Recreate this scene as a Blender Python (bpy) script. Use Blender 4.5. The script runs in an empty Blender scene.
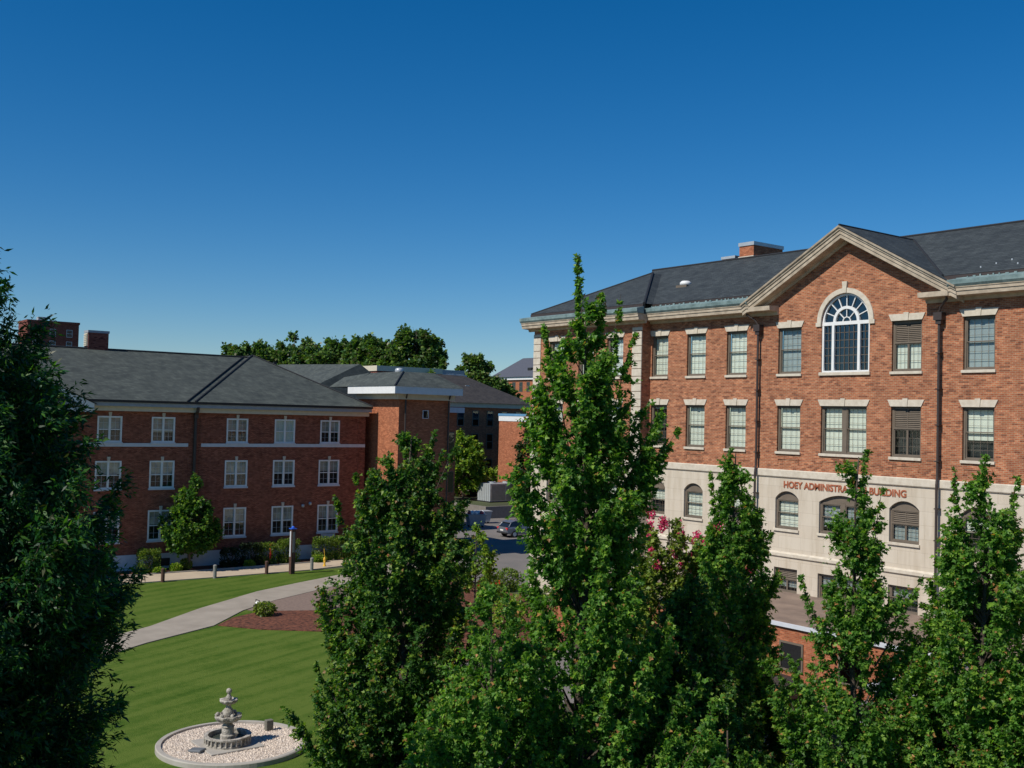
import bpy, bmesh, math, random
import numpy as np
from mathutils import Vector, Matrix
R = math.radians
scene = bpy.context.scene
col = scene.collection

# ------------------------------------------------------------------ camera
H = 11.2
F_PX, PITCH, ROLL, TH = 1075.0, 0.0312, -0.0243, 0.6495
def camera_axes():
    F = Vector((0, math.cos(PITCH), math.sin(PITCH)))
    X = Vector((1, 0, 0)); U = X.cross(F)
    X2 = math.cos(ROLL)*X - math.sin(ROLL)*U
    U2 = math.sin(ROLL)*X + math.cos(ROLL)*U
    M = Matrix(((math.sin(TH), -math.cos(TH), 0), (math.cos(TH), math.sin(TH), 0), (0, 0, 1)))
    return M @ X2, M @ U2, M @ F
cx_, cu_, cf_ = camera_axes()
cam_data = bpy.data.cameras.new('camera'); cam = bpy.data.objects.new('camera', cam_data); col.objects.link(cam)
cam.matrix_world = Matrix(((cx_.x, cu_.x, -cf_.x, 0), (cx_.y, cu_.y, -cf_.y, 0), (cx_.z, cu_.z, -cf_.z, H), (0, 0, 0, 1)))
cam_data.sensor_width = 36; cam_data.lens = F_PX/1024*36
cam_data.clip_start = .1; cam_data.clip_end = 5000
scene.camera = cam

# ------------------------------------------------------------------ light
SUN_EL = R(46); SUN_AZ = R(180.8)          # clockwise from +Y
world = bpy.data.worlds.new('World'); scene.world = world; world.use_nodes = True
nt = world.node_tree; nt.nodes.clear()
out = nt.nodes.new('ShaderNodeOutputWorld'); bg = nt.nodes.new('ShaderNodeBackground')
sky = nt.nodes.new('ShaderNodeTexSky'); sky.sky_type = 'NISHITA'; sky.sun_disc = False
sky.sun_elevation = SUN_EL; sky.sun_rotation = SUN_AZ
sky.altitude = 0; sky.air_density = 1.0; sky.dust_density = 0.0; sky.ozone_density = 8.0
sat = nt.nodes.new('ShaderNodeHueSaturation'); sat.inputs['Saturation'].default_value = 1.28
nt.links.new(sky.outputs[0], sat.inputs['Color']); nt.links.new(sat.outputs[0], bg.inputs[0]); nt.links.new(bg.outputs[0], out.inputs[0])
bg.inputs[1].default_value = 0.087
sd = Vector((math.sin(SUN_AZ)*math.cos(SUN_EL), math.cos(SUN_AZ)*math.cos(SUN_EL), math.sin(SUN_EL)))
sun_d = bpy.data.lights.new('sun', 'SUN'); sun_d.energy = 4.6; sun_d.angle = R(.5); sun_d.color = (1, .94, .84)
sun = bpy.data.objects.new('sun', sun_d); col.objects.link(sun)
sun.rotation_euler = (-sd).to_track_quat('-Z', 'Y').to_euler(); sun.location = (0, -50, 60)
vs = scene.view_settings; vs.view_transform = 'Standard'; vs.look = 'None'; vs.exposure = 0.0; vs.gamma = 1; vs.use_curve_mapping = False

# ------------------------------------------------------------------ materials
MATS = {}
def newmat(name):
    m = bpy.data.materials.new(name); m.use_nodes = True; MATS[name] = m
    return m, m.node_tree, m.node_tree.nodes['Principled BSDF']
def N(t, kind, **kw):
    n = t.nodes.new(kind)
    for k, v in kw.items(): setattr(n, k, v)
    return n
def rgb(c): return (c[0], c[1], c[2], 1)
def plain(name, c, rough=.7, metal=0, var=.12, scale=3.0, spec=.4, bump=0, bscale=20, c2=None):
    m, t, b = newmat(name)
    tc = N(t, 'ShaderNodeTexCoord'); n = N(t, 'ShaderNodeTexNoise'); n.inputs['Scale'].default_value = scale; n.inputs['Detail'].default_value = 6
    r = N(t, 'ShaderNodeValToRGB'); r.color_ramp.elements[0].position = .3; r.color_ramp.elements[1].position = .7
    lo = [x*(1-var) for x in c] if c2 is None else c2
    r.color_ramp.elements[0].color = rgb(lo); r.color_ramp.elements[1].color = rgb([min(1, x*(1+var)) for x in c] if c2 is None else c)
    t.links.new(tc.outputs['Object'], n.inputs['Vector']); t.links.new(n.outputs['Fac'], r.inputs[0]); t.links.new(r.outputs[0], b.inputs['Base Color'])
    b.inputs['Roughness'].default_value = rough; b.inputs['Metallic'].default_value = metal; b.inputs['Specular IOR Level'].default_value = spec
    if bump:
        n2 = N(t, 'ShaderNodeTexNoise'); n2.inputs['Scale'].default_value = bscale; n2.inputs['Detail'].default_value = 5
        bp = N(t, 'ShaderNodeBump'); bp.inputs['Strength'].default_value = bump; bp.inputs['Distance'].default_value = .05
        t.links.new(tc.outputs['Object'], n2.inputs['Vector']); t.links.new(n2.outputs['Fac'], bp.inputs['Height']); t.links.new(bp.outputs[0], b.inputs['Normal'])
    return m
def wallvec(t, tc):
    s = N(t, 'ShaderNodeSeparateXYZ'); c = N(t, 'ShaderNodeCombineXYZ'); a = N(t, 'ShaderNodeMath', operation='ADD')
    t.links.new(tc.outputs['Object'], s.inputs[0]); t.links.new(s.outputs['X'], a.inputs[0]); t.links.new(s.outputs['Y'], a.inputs[1])
    t.links.new(a.outputs[0], c.inputs['X']); t.links.new(s.outputs['Z'], c.inputs['Y'])
    return c
def brick(name, c1, c2, mortar, bw=.22, bh=.075, ms=.011, big=.25, cdark=None):
    m, t, b = newmat(name)
    tc = N(t, 'ShaderNodeTexCoord'); v = wallvec(t, tc)
    br = N(t, 'ShaderNodeTexBrick'); br.inputs['Color1'].default_value = rgb(c1); br.inputs['Color2'].default_value = rgb(c2); br.inputs['Mortar'].default_value = rgb(mortar)
    br.inputs['Scale'].default_value = 1; br.inputs['Brick Width'].default_value = bw; br.inputs['Row Height'].default_value = bh; br.inputs['Mortar Size'].default_value = ms; br.inputs['Bias'].default_value = -.1
    t.links.new(v.outputs[0], br.inputs['Vector'])
    n = N(t, 'ShaderNodeTexNoise'); n.inputs['Scale'].default_value = .9; n.inputs['Detail'].default_value = 8; n.inputs['Roughness'].default_value = .65
    t.links.new(tc.outputs['Object'], n.inputs['Vector'])
    mx = N(t, 'ShaderNodeMix', data_type='RGBA', blend_type='MULTIPLY'); mx.inputs['Factor'].default_value = 1
    r = N(t, 'ShaderNodeValToRGB'); r.color_ramp.elements[0].position = .3; r.color_ramp.elements[0].color = (1-big, 1-big, 1-big, 1); r.color_ramp.elements[1].position = .65; r.color_ramp.elements[1].color = (1.08, 1.05, 1.02, 1)
    t.links.new(n.outputs['Fac'], r.inputs[0])
    # every brick its own firing: snap the coordinates to the running bond and draw a tone per brick
    sv = N(t, 'ShaderNodeSeparateXYZ'); t.links.new(v.outputs[0], sv.inputs[0])
    def mth(op, a, b=None, b_=None):
        x = N(t, 'ShaderNodeMath', operation=op); t.links.new(a, x.inputs[0])
        if b is not None: x.inputs[1].default_value = b
        if b_ is not None: t.links.new(b_, x.inputs[1])
        return x.outputs[0]
    row = mth('FLOOR', mth('DIVIDE', sv.outputs['Y'], bh)); sh = mth('MULTIPLY', mth('MODULO', row, 2), .5)
    colm = mth('FLOOR', mth('ADD', mth('DIVIDE', sv.outputs['X'], bw), None, sh)); cc = N(t, 'ShaderNodeCombineXYZ'); t.links.new(colm, cc.inputs['X']); t.links.new(row, cc.inputs['Y'])
    vn = N(t, 'ShaderNodeTexWhiteNoise'); t.links.new(cc.outputs[0], vn.inputs['Vector'])
    r2 = N(t, 'ShaderNodeValToRGB'); r2.color_ramp.interpolation = 'CONSTANT'
    r2.color_ramp.elements[0].color = (1, 1, 1, 1); r2.color_ramp.elements[1].position = .45; r2.color_ramp.elements[1].color = (1.18, 1.2, 1.2, 1)
    for ps_, cl in ((.62, (.86, .83, .83)), (.76, cdark or (.5, .45, .5)), (.88, (1.3, 1.35, 1.35))):
        e = r2.color_ramp.elements.new(ps_); e.color = rgb(cl)
    t.links.new(vn.outputs['Value'], r2.inputs[0])
    t.links.new(br.outputs['Color'], mx.inputs['A']); t.links.new(r.outputs[0], mx.inputs['B'])
    mx2 = N(t, 'ShaderNodeMix', data_type='RGBA', blend_type='MULTIPLY'); mx2.inputs['Factor'].default_value = 1
    t.links.new(mx.outputs['Result'], mx2.inputs['A']); t.links.new(r2.outputs[0], mx2.inputs['B'])
    t.links.new(mx2.outputs['Result'], b.inputs['Base Color']); b.inputs['Roughness'].default_value = .85; b.inputs['Specular IOR Level'].default_value = .2
    bp = N(t, 'ShaderNodeBump'); bp.inputs['Strength'].default_value = .25; bp.inputs['Distance'].default_value = .01; bp.invert = True
    t.links.new(br.outputs['Fac'], bp.inputs['Height']); t.links.new(bp.outputs[0], b.inputs['Normal'])
    return m
def shingle(name, c, c2, moss=None):
    m, t, b = newmat(name)
    tc = N(t, 'ShaderNodeTexCoord'); s = N(t, 'ShaderNodeSeparateXYZ'); cb = N(t, 'ShaderNodeCombineXYZ'); a = N(t, 'ShaderNodeMath', operation='ADD')
    t.links.new(tc.outputs['Object'], s.inputs[0]); t.links.new(s.outputs['X'], a.inputs[0]); t.links.new(s.outputs['Y'], a.inputs[1])
    t.links.new(a.outputs[0], cb.inputs['X']); t.links.new(s.outputs['Z'], cb.inputs['Y'])
    br = N(t, 'ShaderNodeTexBrick'); br.inputs['Color1'].default_value = rgb(c); br.inputs['Color2'].default_value = rgb(c2); br.inputs['Mortar'].default_value = rgb([x*.6 for x in c])
    br.inputs['Scale'].default_value = 1; br.inputs['Brick Width'].default_value = .34; br.inputs['Row Height'].default_value = .11; br.inputs['Mortar Size'].default_value = .012
    t.links.new(cb.outputs[0], br.inputs['Vector'])
    n = N(t, 'ShaderNodeTexNoise'); n.inputs['Scale'].default_value = 1.3; n.inputs['Detail'].default_value = 9; n.inputs['Roughness'].default_value = .7
    t.links.new(tc.outputs['Object'], n.inputs['Vector'])
    r = N(t, 'ShaderNodeValToRGB'); r.color_ramp.elements[0].position = .33; r.color_ramp.elements[0].color = (.68, .7, .72, 1); r.color_ramp.elements[1].position = .68; r.color_ramp.elements[1].color = (1.25, 1.25, 1.2, 1)
    t.links.new(n.outputs['Fac'], r.inputs[0])
    mx = N(t, 'ShaderNodeMix', data_type='RGBA', blend_type='MULTIPLY'); mx.inputs['Factor'].default_value = 1
    t.links.new(br.outputs['Color'], mx.inputs['A']); t.links.new(r.outputs[0], mx.inputs['B']); t.links.new(mx.outputs['Result'], b.inputs['Base Color'])
    b.inputs['Roughness'].default_value = .75; b.inputs['Specular IOR Level'].default_value = .25
    bp = N(t, 'ShaderNodeBump'); bp.inputs['Strength'].default_value = .4; bp.inputs['Distance'].default_value = .02; bp.invert = True
    t.links.new(br.outputs['Fac'], bp.inputs['Height']); t.links.new(bp.outputs[0], b.inputs['Normal'])
    return m
def glass(name, tint=(.8, .85, .88), base=.06):
    m, t, b = newmat(name); t.nodes.remove(b); o = t.nodes['Material Output']
    tr = N(t, 'ShaderNodeBsdfTransparent'); tr.inputs[0].default_value = rgb(tint)
    g = N(t, 'ShaderNodeBsdfGlossy'); g.inputs['Roughness'].default_value = .03; g.inputs['Color'].default_value = (.9, .95, 1, 1)
    lf = N(t, 'ShaderNodeLayerWeight'); lw = N(t, 'ShaderNodeMath', operation='POWER'); lw.inputs[1].default_value = 4; t.links.new(lf.outputs['Facing'], lw.inputs[0])
    tc = N(t, 'ShaderNodeTexCoord'); n = N(t, 'ShaderNodeTexNoise'); n.inputs['Scale'].default_value = 1.1
    bp = N(t, 'ShaderNodeBump'); bp.inputs['Strength'].default_value = .12; bp.inputs['Distance'].default_value = .05
    t.links.new(tc.outputs['Object'], n.inputs['Vector']); t.links.new(n.outputs['Fac'], bp.inputs['Height']); t.links.new(bp.outputs[0], g.inputs['Normal'])
    a = N(t, 'ShaderNodeMath', operation='ADD'); a.inputs[1].default_value = base
    t.links.new(lw.outputs[0], a.inputs[0]); mx = N(t, 'ShaderNodeMixShader')
    t.links.new(a.outputs[0], mx.inputs[0]); t.links.new(tr.outputs[0], mx.inputs[1]); t.links.new(g.outputs[0], mx.inputs[2]); t.links.new(mx.outputs[0], o.inputs[0])
    return m
def leafmat(name, c, trans=.35, rough=.45, var=.3):
    m, t, b = newmat(name); o = t.nodes['Material Output']
    geo = N(t, 'ShaderNodeNewGeometry')
    hs = N(t, 'ShaderNodeHueSaturation'); hs.inputs['Color'].default_value = rgb(c)
    mr = N(t, 'ShaderNodeMapRange'); mr.inputs['To Min'].default_value = 1-var; mr.inputs['To Max'].default_value = 1+var
    t.links.new(geo.outputs['Random Per Island'], mr.inputs[0]); t.links.new(mr.outputs[0], hs.inputs['Value'])
    t.links.new(hs.outputs[0], b.inputs['Base Color']); b.inputs['Roughness'].default_value = rough; b.inputs['Specular IOR Level'].default_value = .3
    tl = N(t, 'ShaderNodeBsdfTranslucent'); g = N(t, 'ShaderNodeMix', data_type='RGBA', blend_type='MULTIPLY'); g.inputs['Factor'].default_value = 1; g.inputs['B'].default_value = (1.5, 1.7, .5, 1)
    t.links.new(hs.outputs[0], g.inputs['A']); t.links.new(g.outputs['Result'], tl.inputs[0])
    mx = N(t, 'ShaderNodeMixShader'); mx.inputs[0].default_value = trans
    t.links.new(b.outputs[0], mx.inputs[1]); t.links.new(tl.outputs[0], mx.inputs[2]); t.links.new(mx.outputs[0], o.inputs[0])
    return m

BRICK_R = brick('brick_orange', (.38, .132, .062), (.30, .093, .047), (.35, .24, .155), bw=.23, bh=.078, cdark=(.60, .58, .62), big=.22)
BRICK_L = brick('brick_red', (.265, .076, .042), (.20, .054, .032), (.23, .125, .09), cdark=(.7, .65, .65))
BRICK_T = brick('brick_tower', (.37, .118, .055), (.30, .088, .042), (.33, .17, .10), big=.12, cdark=(.8, .78, .78))
BRICK_D = brick('brick_maroon', (.2, .055, .04), (.16, .045, .035), (.16, .08, .06), big=.1)
def stonemat():
    m, t, b = newmat('limestone'); tc = N(t, 'ShaderNodeTexCoord'); v = wallvec(t, tc)
    br = N(t, 'ShaderNodeTexBrick'); br.inputs['Color1'].default_value = rgb((.58, .515, .42)); br.inputs['Color2'].default_value = rgb((.545, .475, .38)); br.inputs['Mortar'].default_value = rgb((.44, .38, .30))
    br.inputs['Scale'].default_value = 1; br.inputs['Brick Width'].default_value = 1.35; br.inputs['Row Height'].default_value = .62; br.inputs['Mortar Size'].default_value = .008; t.links.new(v.outputs[0], br.inputs['Vector'])
    mp = N(t, 'ShaderNodeMapping'); mp.inputs['Scale'].default_value = (2.2, .28, 1); t.links.new(v.outputs[0], mp.inputs[0])
    n = N(t, 'ShaderNodeTexNoise'); n.inputs['Scale'].default_value = 1; n.inputs['Detail'].default_value = 8; n.inputs['Roughness'].default_value = .65; t.links.new(mp.outputs[0], n.inputs['Vector'])
    r = N(t, 'ShaderNodeValToRGB'); r.color_ramp.elements[0].position = .3; r.color_ramp.elements[0].color = (.80, .77, .72, 1); r.color_ramp.elements[1].position = .55; r.color_ramp.elements[1].color = (1, 1, 1, 1); t.links.new(n.outputs['Fac'], r.inputs[0])
    mx = N(t, 'ShaderNodeMix', data_type='RGBA', blend_type='MULTIPLY'); mx.inputs['Factor'].default_value = 1
    t.links.new(br.outputs['Color'], mx.inputs['A']); t.links.new(r.outputs[0], mx.inputs['B']); t.links.new(mx.outputs['Result'], b.inputs['Base Color']); b.inputs['Roughness'].default_value = .85
    return m
STONE = stonemat()
STONE_T = plain('limestone_trim', (.62, .56, .46), .75, var=.1, scale=5, c2=(.5, .44, .35))
CORN = plain('weathered_cream_paint', (.55, .46, .35), .7, scale=2.6, c2=(.33, .27, .20))
COPPER = plain('copper_patina', (.24, .33, .33), .6, scale=3, c2=(.12, .18, .18))
SLATE_R = shingle('slate_dark', (.052, .062, .068), (.036, .044, .049))
SLATE_L = shingle('slate_grey', (.088, .100, .092), (.060, .070, .066))
SLATE_B = shingle('slate_brown', (.062, .055, .052), (.045, .040, .038))
RIDGE = plain('ridge_cap', (.02, .022, .026), .7)
TAUPE = plain('taupe_paint', (.15, .12, .09), .6, var=.1)
LOUV = plain('louvre_paint', (.13, .115, .08), .6, var=.15)
WHITE = plain('white_paint', (.72, .73, .72), .55, var=.06)
WHITEG = plain('pale_grey_paint', (.55, .58, .62), .6, var=.06)
FASCIA = plain('fascia_grey', (.30, .33, .36), .6, var=.08)
CREAM = plain('cream_paint', (.58, .53, .42), .65, var=.07)
BLIND = plain('blind_pale', (.66, .67, .61), .8, var=.06, scale=.8)
BLINDC = plain('curtain_cream', (.50, .47, .42), .8, var=.2, scale=1.5, c2=(.22, .2, .19))
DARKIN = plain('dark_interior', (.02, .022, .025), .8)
GLASS = glass('window_glass', (.96, .98, .96), .03)
GLASSD = glass('dark_glass', (.25, .3, .35), .1)
PIPE = plain('downspout_bronze', (.045, .032, .028), .5, spec=.5)
LETTER = plain('sign_letter_rust', (.34, .105, .05), .6)
CONC = plain('concrete', (.42, .39, .34), .85, var=.1, scale=1.2, bump=.1, c2=(.33, .30, .26))
PATHM = plain('path_concrete', (.36, .315, .26), .9, scale=.8, c2=(.28, .245, .20), bump=.15)
WALKM = plain('walk_sand', (.50, .41, .30), .9, scale=.8, c2=(.42, .34, .25))
ASPH = plain('asphalt', (.20, .18, .165), .9, scale=.35, bump=.1, bscale=40, c2=(.15, .14, .13))
MULCH = plain("mulch", (.21, .075, .04), .95, scale=5, bump=1, bscale=9, c2=(.035, .012, .008))
PAVER = plain('paver_brown', (.24, .175, .14), .9, scale=7, c2=(.17, .12, .10))
SOIL = plain('dull_ground', (.07, .09, .03), .95, scale=.2, bump=.3, c2=(.05, .055, .03))
GRAVEL = plain('white_gravel', (.82, .71, .59), .9, scale=14, bump=1, bscale=16, c2=(.40, .33, .28))
TANROOF = plain('tan_gravel_roof', (.27, .20, .155), .95, scale=1.2, bump=.3, bscale=30, c2=(.17, .125, .10))
STEEL = plain('galvanised', (.45, .48, .50), .4, metal=.3, var=.08)
BARK = plain('bark', (.11, .085, .065), .9, scale=12, bump=.6, c2=(.05, .038, .03))
WOODP = plain('brown_post', (.10, .05, .035), .8, scale=9, c2=(.055, .028, .02))
GREYP = plain('grey_post', (.26, .26, .24), .8, scale=9, c2=(.16, .16, .15))
FOUNT = plain('fountain_stone', (.52, .48, .42), .85, scale=6, bump=.7, bscale=16, c2=(.20, .18, .14))
SLAB = plain('slate_slab', (.13, .14, .15), .7)
BLUE = plain('blue_plastic', (.03, .13, .6), .4); RED = plain('red_paint', (.45, .03, .025), .4)
YEL = plain('yellow_paint', (.7, .42, .04), .5); BLACK = plain('black_paint', (.02, .02, .02), .5)
CARG = plain('car_paint_grey', (.2, .22, .26), .25, metal=.5, var=.03); CARS = plain('car_paint_silver', (.45, .47, .5), .25, metal=.5, var=.03)
CARD = plain('car_paint_dark', (.03, .032, .04), .22, metal=.4, var=.03); CARB = plain('car_paint_blue', (.03, .09, .35), .22, metal=.4, var=.03)
TYRE = plain('tyre', (.02, .02, .02), .9); TAIL = plain('tail_light', (.6, .02, .02), .2); LAMP = plain('lamp_clear', (.8, .8, .78), .2)
BINB = plain('bin_bluegrey', (.33, .34, .36), .6); SKIN = plain('skin', (.5, .3, .2), .6); SHIRT = plain('shirt_maroon', (.38, .07, .08), .8); TROUS = plain('trousers_navy', (.03, .035, .07), .8)
WOODF = plain('fence_wood', (.20, .165, .13), .85, scale=5, c2=(.13, .10, .08)); GREENB = plain('green_enamel', (.20, .30, .24), .5)
BROWNW = plain('brown_boards', (.13, .09, .065), .85, scale=3, c2=(.08, .055, .04))

def grassmat():
    m, t, b = newmat('grass')
    tc = N(t, 'ShaderNodeTexCoord')
    rot = N(t, 'ShaderNodeMapping'); rot.inputs['Rotation'].default_value = (0, 0, R(-24.4-90))
    t.links.new(tc.outputs['Object'], rot.inputs[0])
    w = N(t, 'ShaderNodeTexWave'); w.inputs['Scale'].default_value = .26; w.inputs['Distortion'].default_value = 1.6; w.inputs['Detail'].default_value = 3; w.bands_direction = 'Y'
    t.links.new(rot.outputs[0], w.inputs['Vector'])
    st = N(t, 'ShaderNodeMapping'); st.inputs['Scale'].default_value = (.25, 3.2, 1); t.links.new(rot.outputs[0], st.inputs[0])
    n0 = N(t, 'ShaderNodeTexNoise'); n0.inputs['Scale'].default_value = 1; n0.inputs['Detail'].default_value = 4; t.links.new(st.outputs[0], n0.inputs['Vector'])
    n = N(t, 'ShaderNodeTexNoise'); n.inputs['Scale'].default_value = 3; n.inputs['Detail'].default_value = 10; n.inputs['Roughness'].default_value = .8
    n2 = N(t, 'ShaderNodeTexNoise'); n2.inputs['Scale'].default_value = .35; n2.inputs['Detail'].default_value = 4
    t.links.new(tc.outputs['Object'], n.inputs['Vector']); t.links.new(tc.outputs['Object'], n2.inputs['Vector'])
    a = N(t, 'ShaderNodeMath', operation='MULTIPLY'); a.inputs[1].default_value = .14; t.links.new(w.outputs['Fac'], a.inputs[0])
    def madd(src, k, prev):
        x = N(t, 'ShaderNodeMath', operation='MULTIPLY_ADD'); x.inputs[1].default_value = k; t.links.new(src, x.inputs[0]); t.links.new(prev, x.inputs[2]); return x.outputs[0]
    s = madd(n0.outputs['Fac'], .45, a.outputs[0]); s = madd(n.outputs['Fac'], .8, s); s = madd(n2.outputs['Fac'], .45, s)
    r = N(t, 'ShaderNodeValToRGB'); r.color_ramp.elements[0].position = .55; r.color_ramp.elements[0].color = rgb((.024, .066, .005)); r.color_ramp.elements[1].position = 1.0; r.color_ramp.elements[1].color = rgb((.098, .146, .024))
    e = r.color_ramp.elements.new(.78); e.color = rgb((.056, .108, .012))
    t.links.new(s, r.inputs[0]); t.links.new(r.outputs[0], b.inputs['Base Color']); b.inputs['Roughness'].default_value = .9; b.inputs['Specular IOR Level'].default_value = .1
    nb = N(t, 'ShaderNodeTexNoise'); nb.inputs['Scale'].default_value = 22; nb.inputs['Detail'].default_value = 4; t.links.new(tc.outputs['Object'], nb.inputs['Vector'])
    bp = N(t, 'ShaderNodeBump'); bp.inputs['Strength'].default_value = .7; bp.inputs['Distance'].default_value = .05
    t.links.new(nb.outputs['Fac'], bp.inputs['Height']); t.links.new(bp.outputs[0], b.inputs['Normal'])
    return m
GRASS = grassmat()
LF = dict(
    maple=[leafmat('maple_leaf_dark', (.052, .140, .024), .45), leafmat('maple_leaf_mid', (.098, .225, .034), .45), leafmat('maple_leaf_young', (.22, .36, .05), .48), leafmat('maple_leaf_rust', (.38, .19, .07), .4)],
    maple_dark=[leafmat('maple_leaf_deep', (.034, .095, .02), .42), leafmat('maple_leaf_green', (.068, .165, .028), .42), leafmat('maple_leaf_lime', (.20, .30, .04), .42), leafmat('maple_leaf_bronze', (.22, .13, .05))],
    oak=[leafmat('oak_leaf_dark', (.013, .060, .022), .35), leafmat('oak_leaf_mid', (.022, .095, .030), .35), leafmat('oak_leaf_light', (.060, .160, .022), .4), leafmat('oak_leaf_tip', (.05, .06, .02), .3)],
    far=[leafmat('far_leaf_dark', (.045, .105, .03), .3), leafmat('far_leaf_mid', (.075, .155, .035), .3), leafmat('far_leaf_light', (.13, .21, .04), .3), leafmat('far_leaf_olive', (.10, .11, .04), .2)],
    shrub=[leafmat('shrub_leaf_dark', (.06, .12, .018)), leafmat('shrub_leaf_mid', (.12, .19, .026)), leafmat('shrub_leaf_light', (.22, .28, .04)), leafmat('shrub_leaf_olive', (.14, .15, .04))],
    shrub_dark=[leafmat('yew_leaf_dark', (.015, .03, .012)), leafmat('yew_leaf_mid', (.025, .045, .016)), leafmat('yew_leaf_green', (.035, .06, .02)), leafmat('yew_leaf_brown', (.04, .04, .02))],
    lime=[leafmat('lime_leaf_mid', (.10, .20, .02)), leafmat('lime_leaf_bright', (.19, .30, .03)), leafmat('lime_leaf_yellow', (.30, .36, .04)), leafmat('lime_leaf_deep', (.07, .15, .02))],
    plum=[leafmat('plum_leaf_dark', (.05, .03, .025)), leafmat('plum_leaf_mid', (.09, .05, .035)), leafmat('plum_leaf_light', (.14, .09, .05)), leafmat('plum_leaf_green', (.07, .08, .03))])
PINK = leafmat('myrtle_blossom', (.58, .05, .16), .3); REDF = leafmat('red_blossom', (.6, .02, .02), .2); YELF = leafmat('yellow_blossom', (.6, .42, .05), .2)

# ------------------------------------------------------------------ helpers
def tag(o, label=None, cat=None, group=None, kind=None):
    if label: o['label'] = label
    if cat: o['category'] = cat
    if group: o['group'] = group
    if kind: o['kind'] = kind
    return o
def empty(name, loc, rz=0, label=None, cat=None, group=None):
    o = bpy.data.objects.new(name, None); col.objects.link(o); o.location = loc; o.rotation_euler = (0, 0, rz); o.empty_display_size = .3
    return tag(o, label, cat, group)
class MB:
    def __init__(s): s.v = []; s.f = []
    def poly(s, pts):
        i = len(s.v); s.v += [tuple(p) for p in pts]; s.f.append(tuple(range(i, i+len(pts)))); return s
    def box(s, x0, x1, y0, y1, z0, z1):
        i = len(s.v)
        s.v += [(x0, y0, z0), (x1, y0, z0), (x1, y1, z0), (x0, y1, z0), (x0, y0, z1), (x1, y0, z1), (x1, y1, z1), (x0, y1, z1)]
        s.f += [tuple(i+k for k in q) for q in ((0, 3, 2, 1), (4, 5, 6, 7), (0, 1, 5, 4), (1, 2, 6, 5), (2, 3, 7, 6), (3, 0, 4, 7))]; return s
    def loft(s, rings, cap=True, close=True):
        i = len(s.v); n = len(rings[0])
        for r in rings: s.v += [tuple(p) for p in r]
        for a in range(len(rings)-1):
            for k in range(n if close else n-1):
                k2 = (k+1) % n; s.f.append((i+a*n+k, i+a*n+k2, i+(a+1)*n+k2, i+(a+1)*n+k))
        if cap: s.f.append(tuple(i+k for k in range(n))[::-1]); s.f.append(tuple(i+(len(rings)-1)*n+k for k in range(n)))
        return s
    def prismx(s, prof, x0, x1): return s.loft([[(x0, y, z) for y, z in prof], [(x1, y, z) for y, z in prof]])
    def prismy(s, prof, y0, y1): return s.loft([[(x, y0, z) for x, z in prof], [(x, y1, z) for x, z in prof]])
    def prismz(s, prof, z0, z1): return s.loft([[(x, y, z0) for x, y in prof], [(x, y, z1) for x, y in prof]])
    def tube(s, pts, rad, n=8, cap=True):
        pts = [Vector(p) for p in pts]
        if not hasattr(rad, '__len__'): rad = [rad]*len(pts)
        rings = []; ref = None
        for k, p in enumerate(pts):
            d = (pts[min(k+1, len(pts)-1)]-pts[max(k-1, 0)]).normalized()
            if ref is None: ref = d.orthogonal().normalized()
            ref = (ref-d*ref.dot(d)).normalized(); b = d.cross(ref)
            rings.append([p+(ref*math.cos(a)+b*math.sin(a))*rad[k] for a in [2*math.pi*j/n for j in range(n)]])
        return s.loft(rings, cap)
    def lathe(s, prof, c=(0, 0, 0), n=24, wob=0, lobes=8):
        rings = []
        for r, z in prof:
            rings.append([(c[0]+r*(1+wob*math.cos(lobes*2*math.pi*j/n))*math.cos(2*math.pi*j/n), c[1]+r*(1+wob*math.cos(lobes*2*math.pi*j/n))*math.sin(2*math.pi*j/n), c[2]+z) for j in range(n)])
        return s.loft(rings)
    def build(s, name, mat, parent=None, smooth=False, bevel=0):
        me = bpy.data.meshes.new(name); me.from_pydata(s.v, [], s.f)
        bm = bmesh.new(); bm.from_mesh(me)
        bmesh.ops.recalc_face_normals(bm, faces=bm.faces)
        if bevel: bmesh.ops.bevel(bm, geom=bm.edges[:], offset=bevel, segments=1, affect='EDGES')
        bm.to_mesh(me); bm.free(); me.materials.append(mat)
        if smooth: me.shade_smooth()
        o = bpy.data.objects.new(name, me); col.objects.link(o); o.parent = parent
        return o
def arc(cx, cz, w, rise, n=14):
    """points from left spring to right spring of a segmental arch"""
    h = w/2; r = (h*h+rise*rise)/(2*rise); c = cz+rise-r; a0 = math.asin(min(1, h/r))
    if rise > h*.98: r = h; c = cz; a0 = math.pi/2
    return [(cx+r*math.sin(a), c+r*math.cos(a)) for a in [-a0+2*a0*k/n for k in range(n+1)]]
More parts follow.
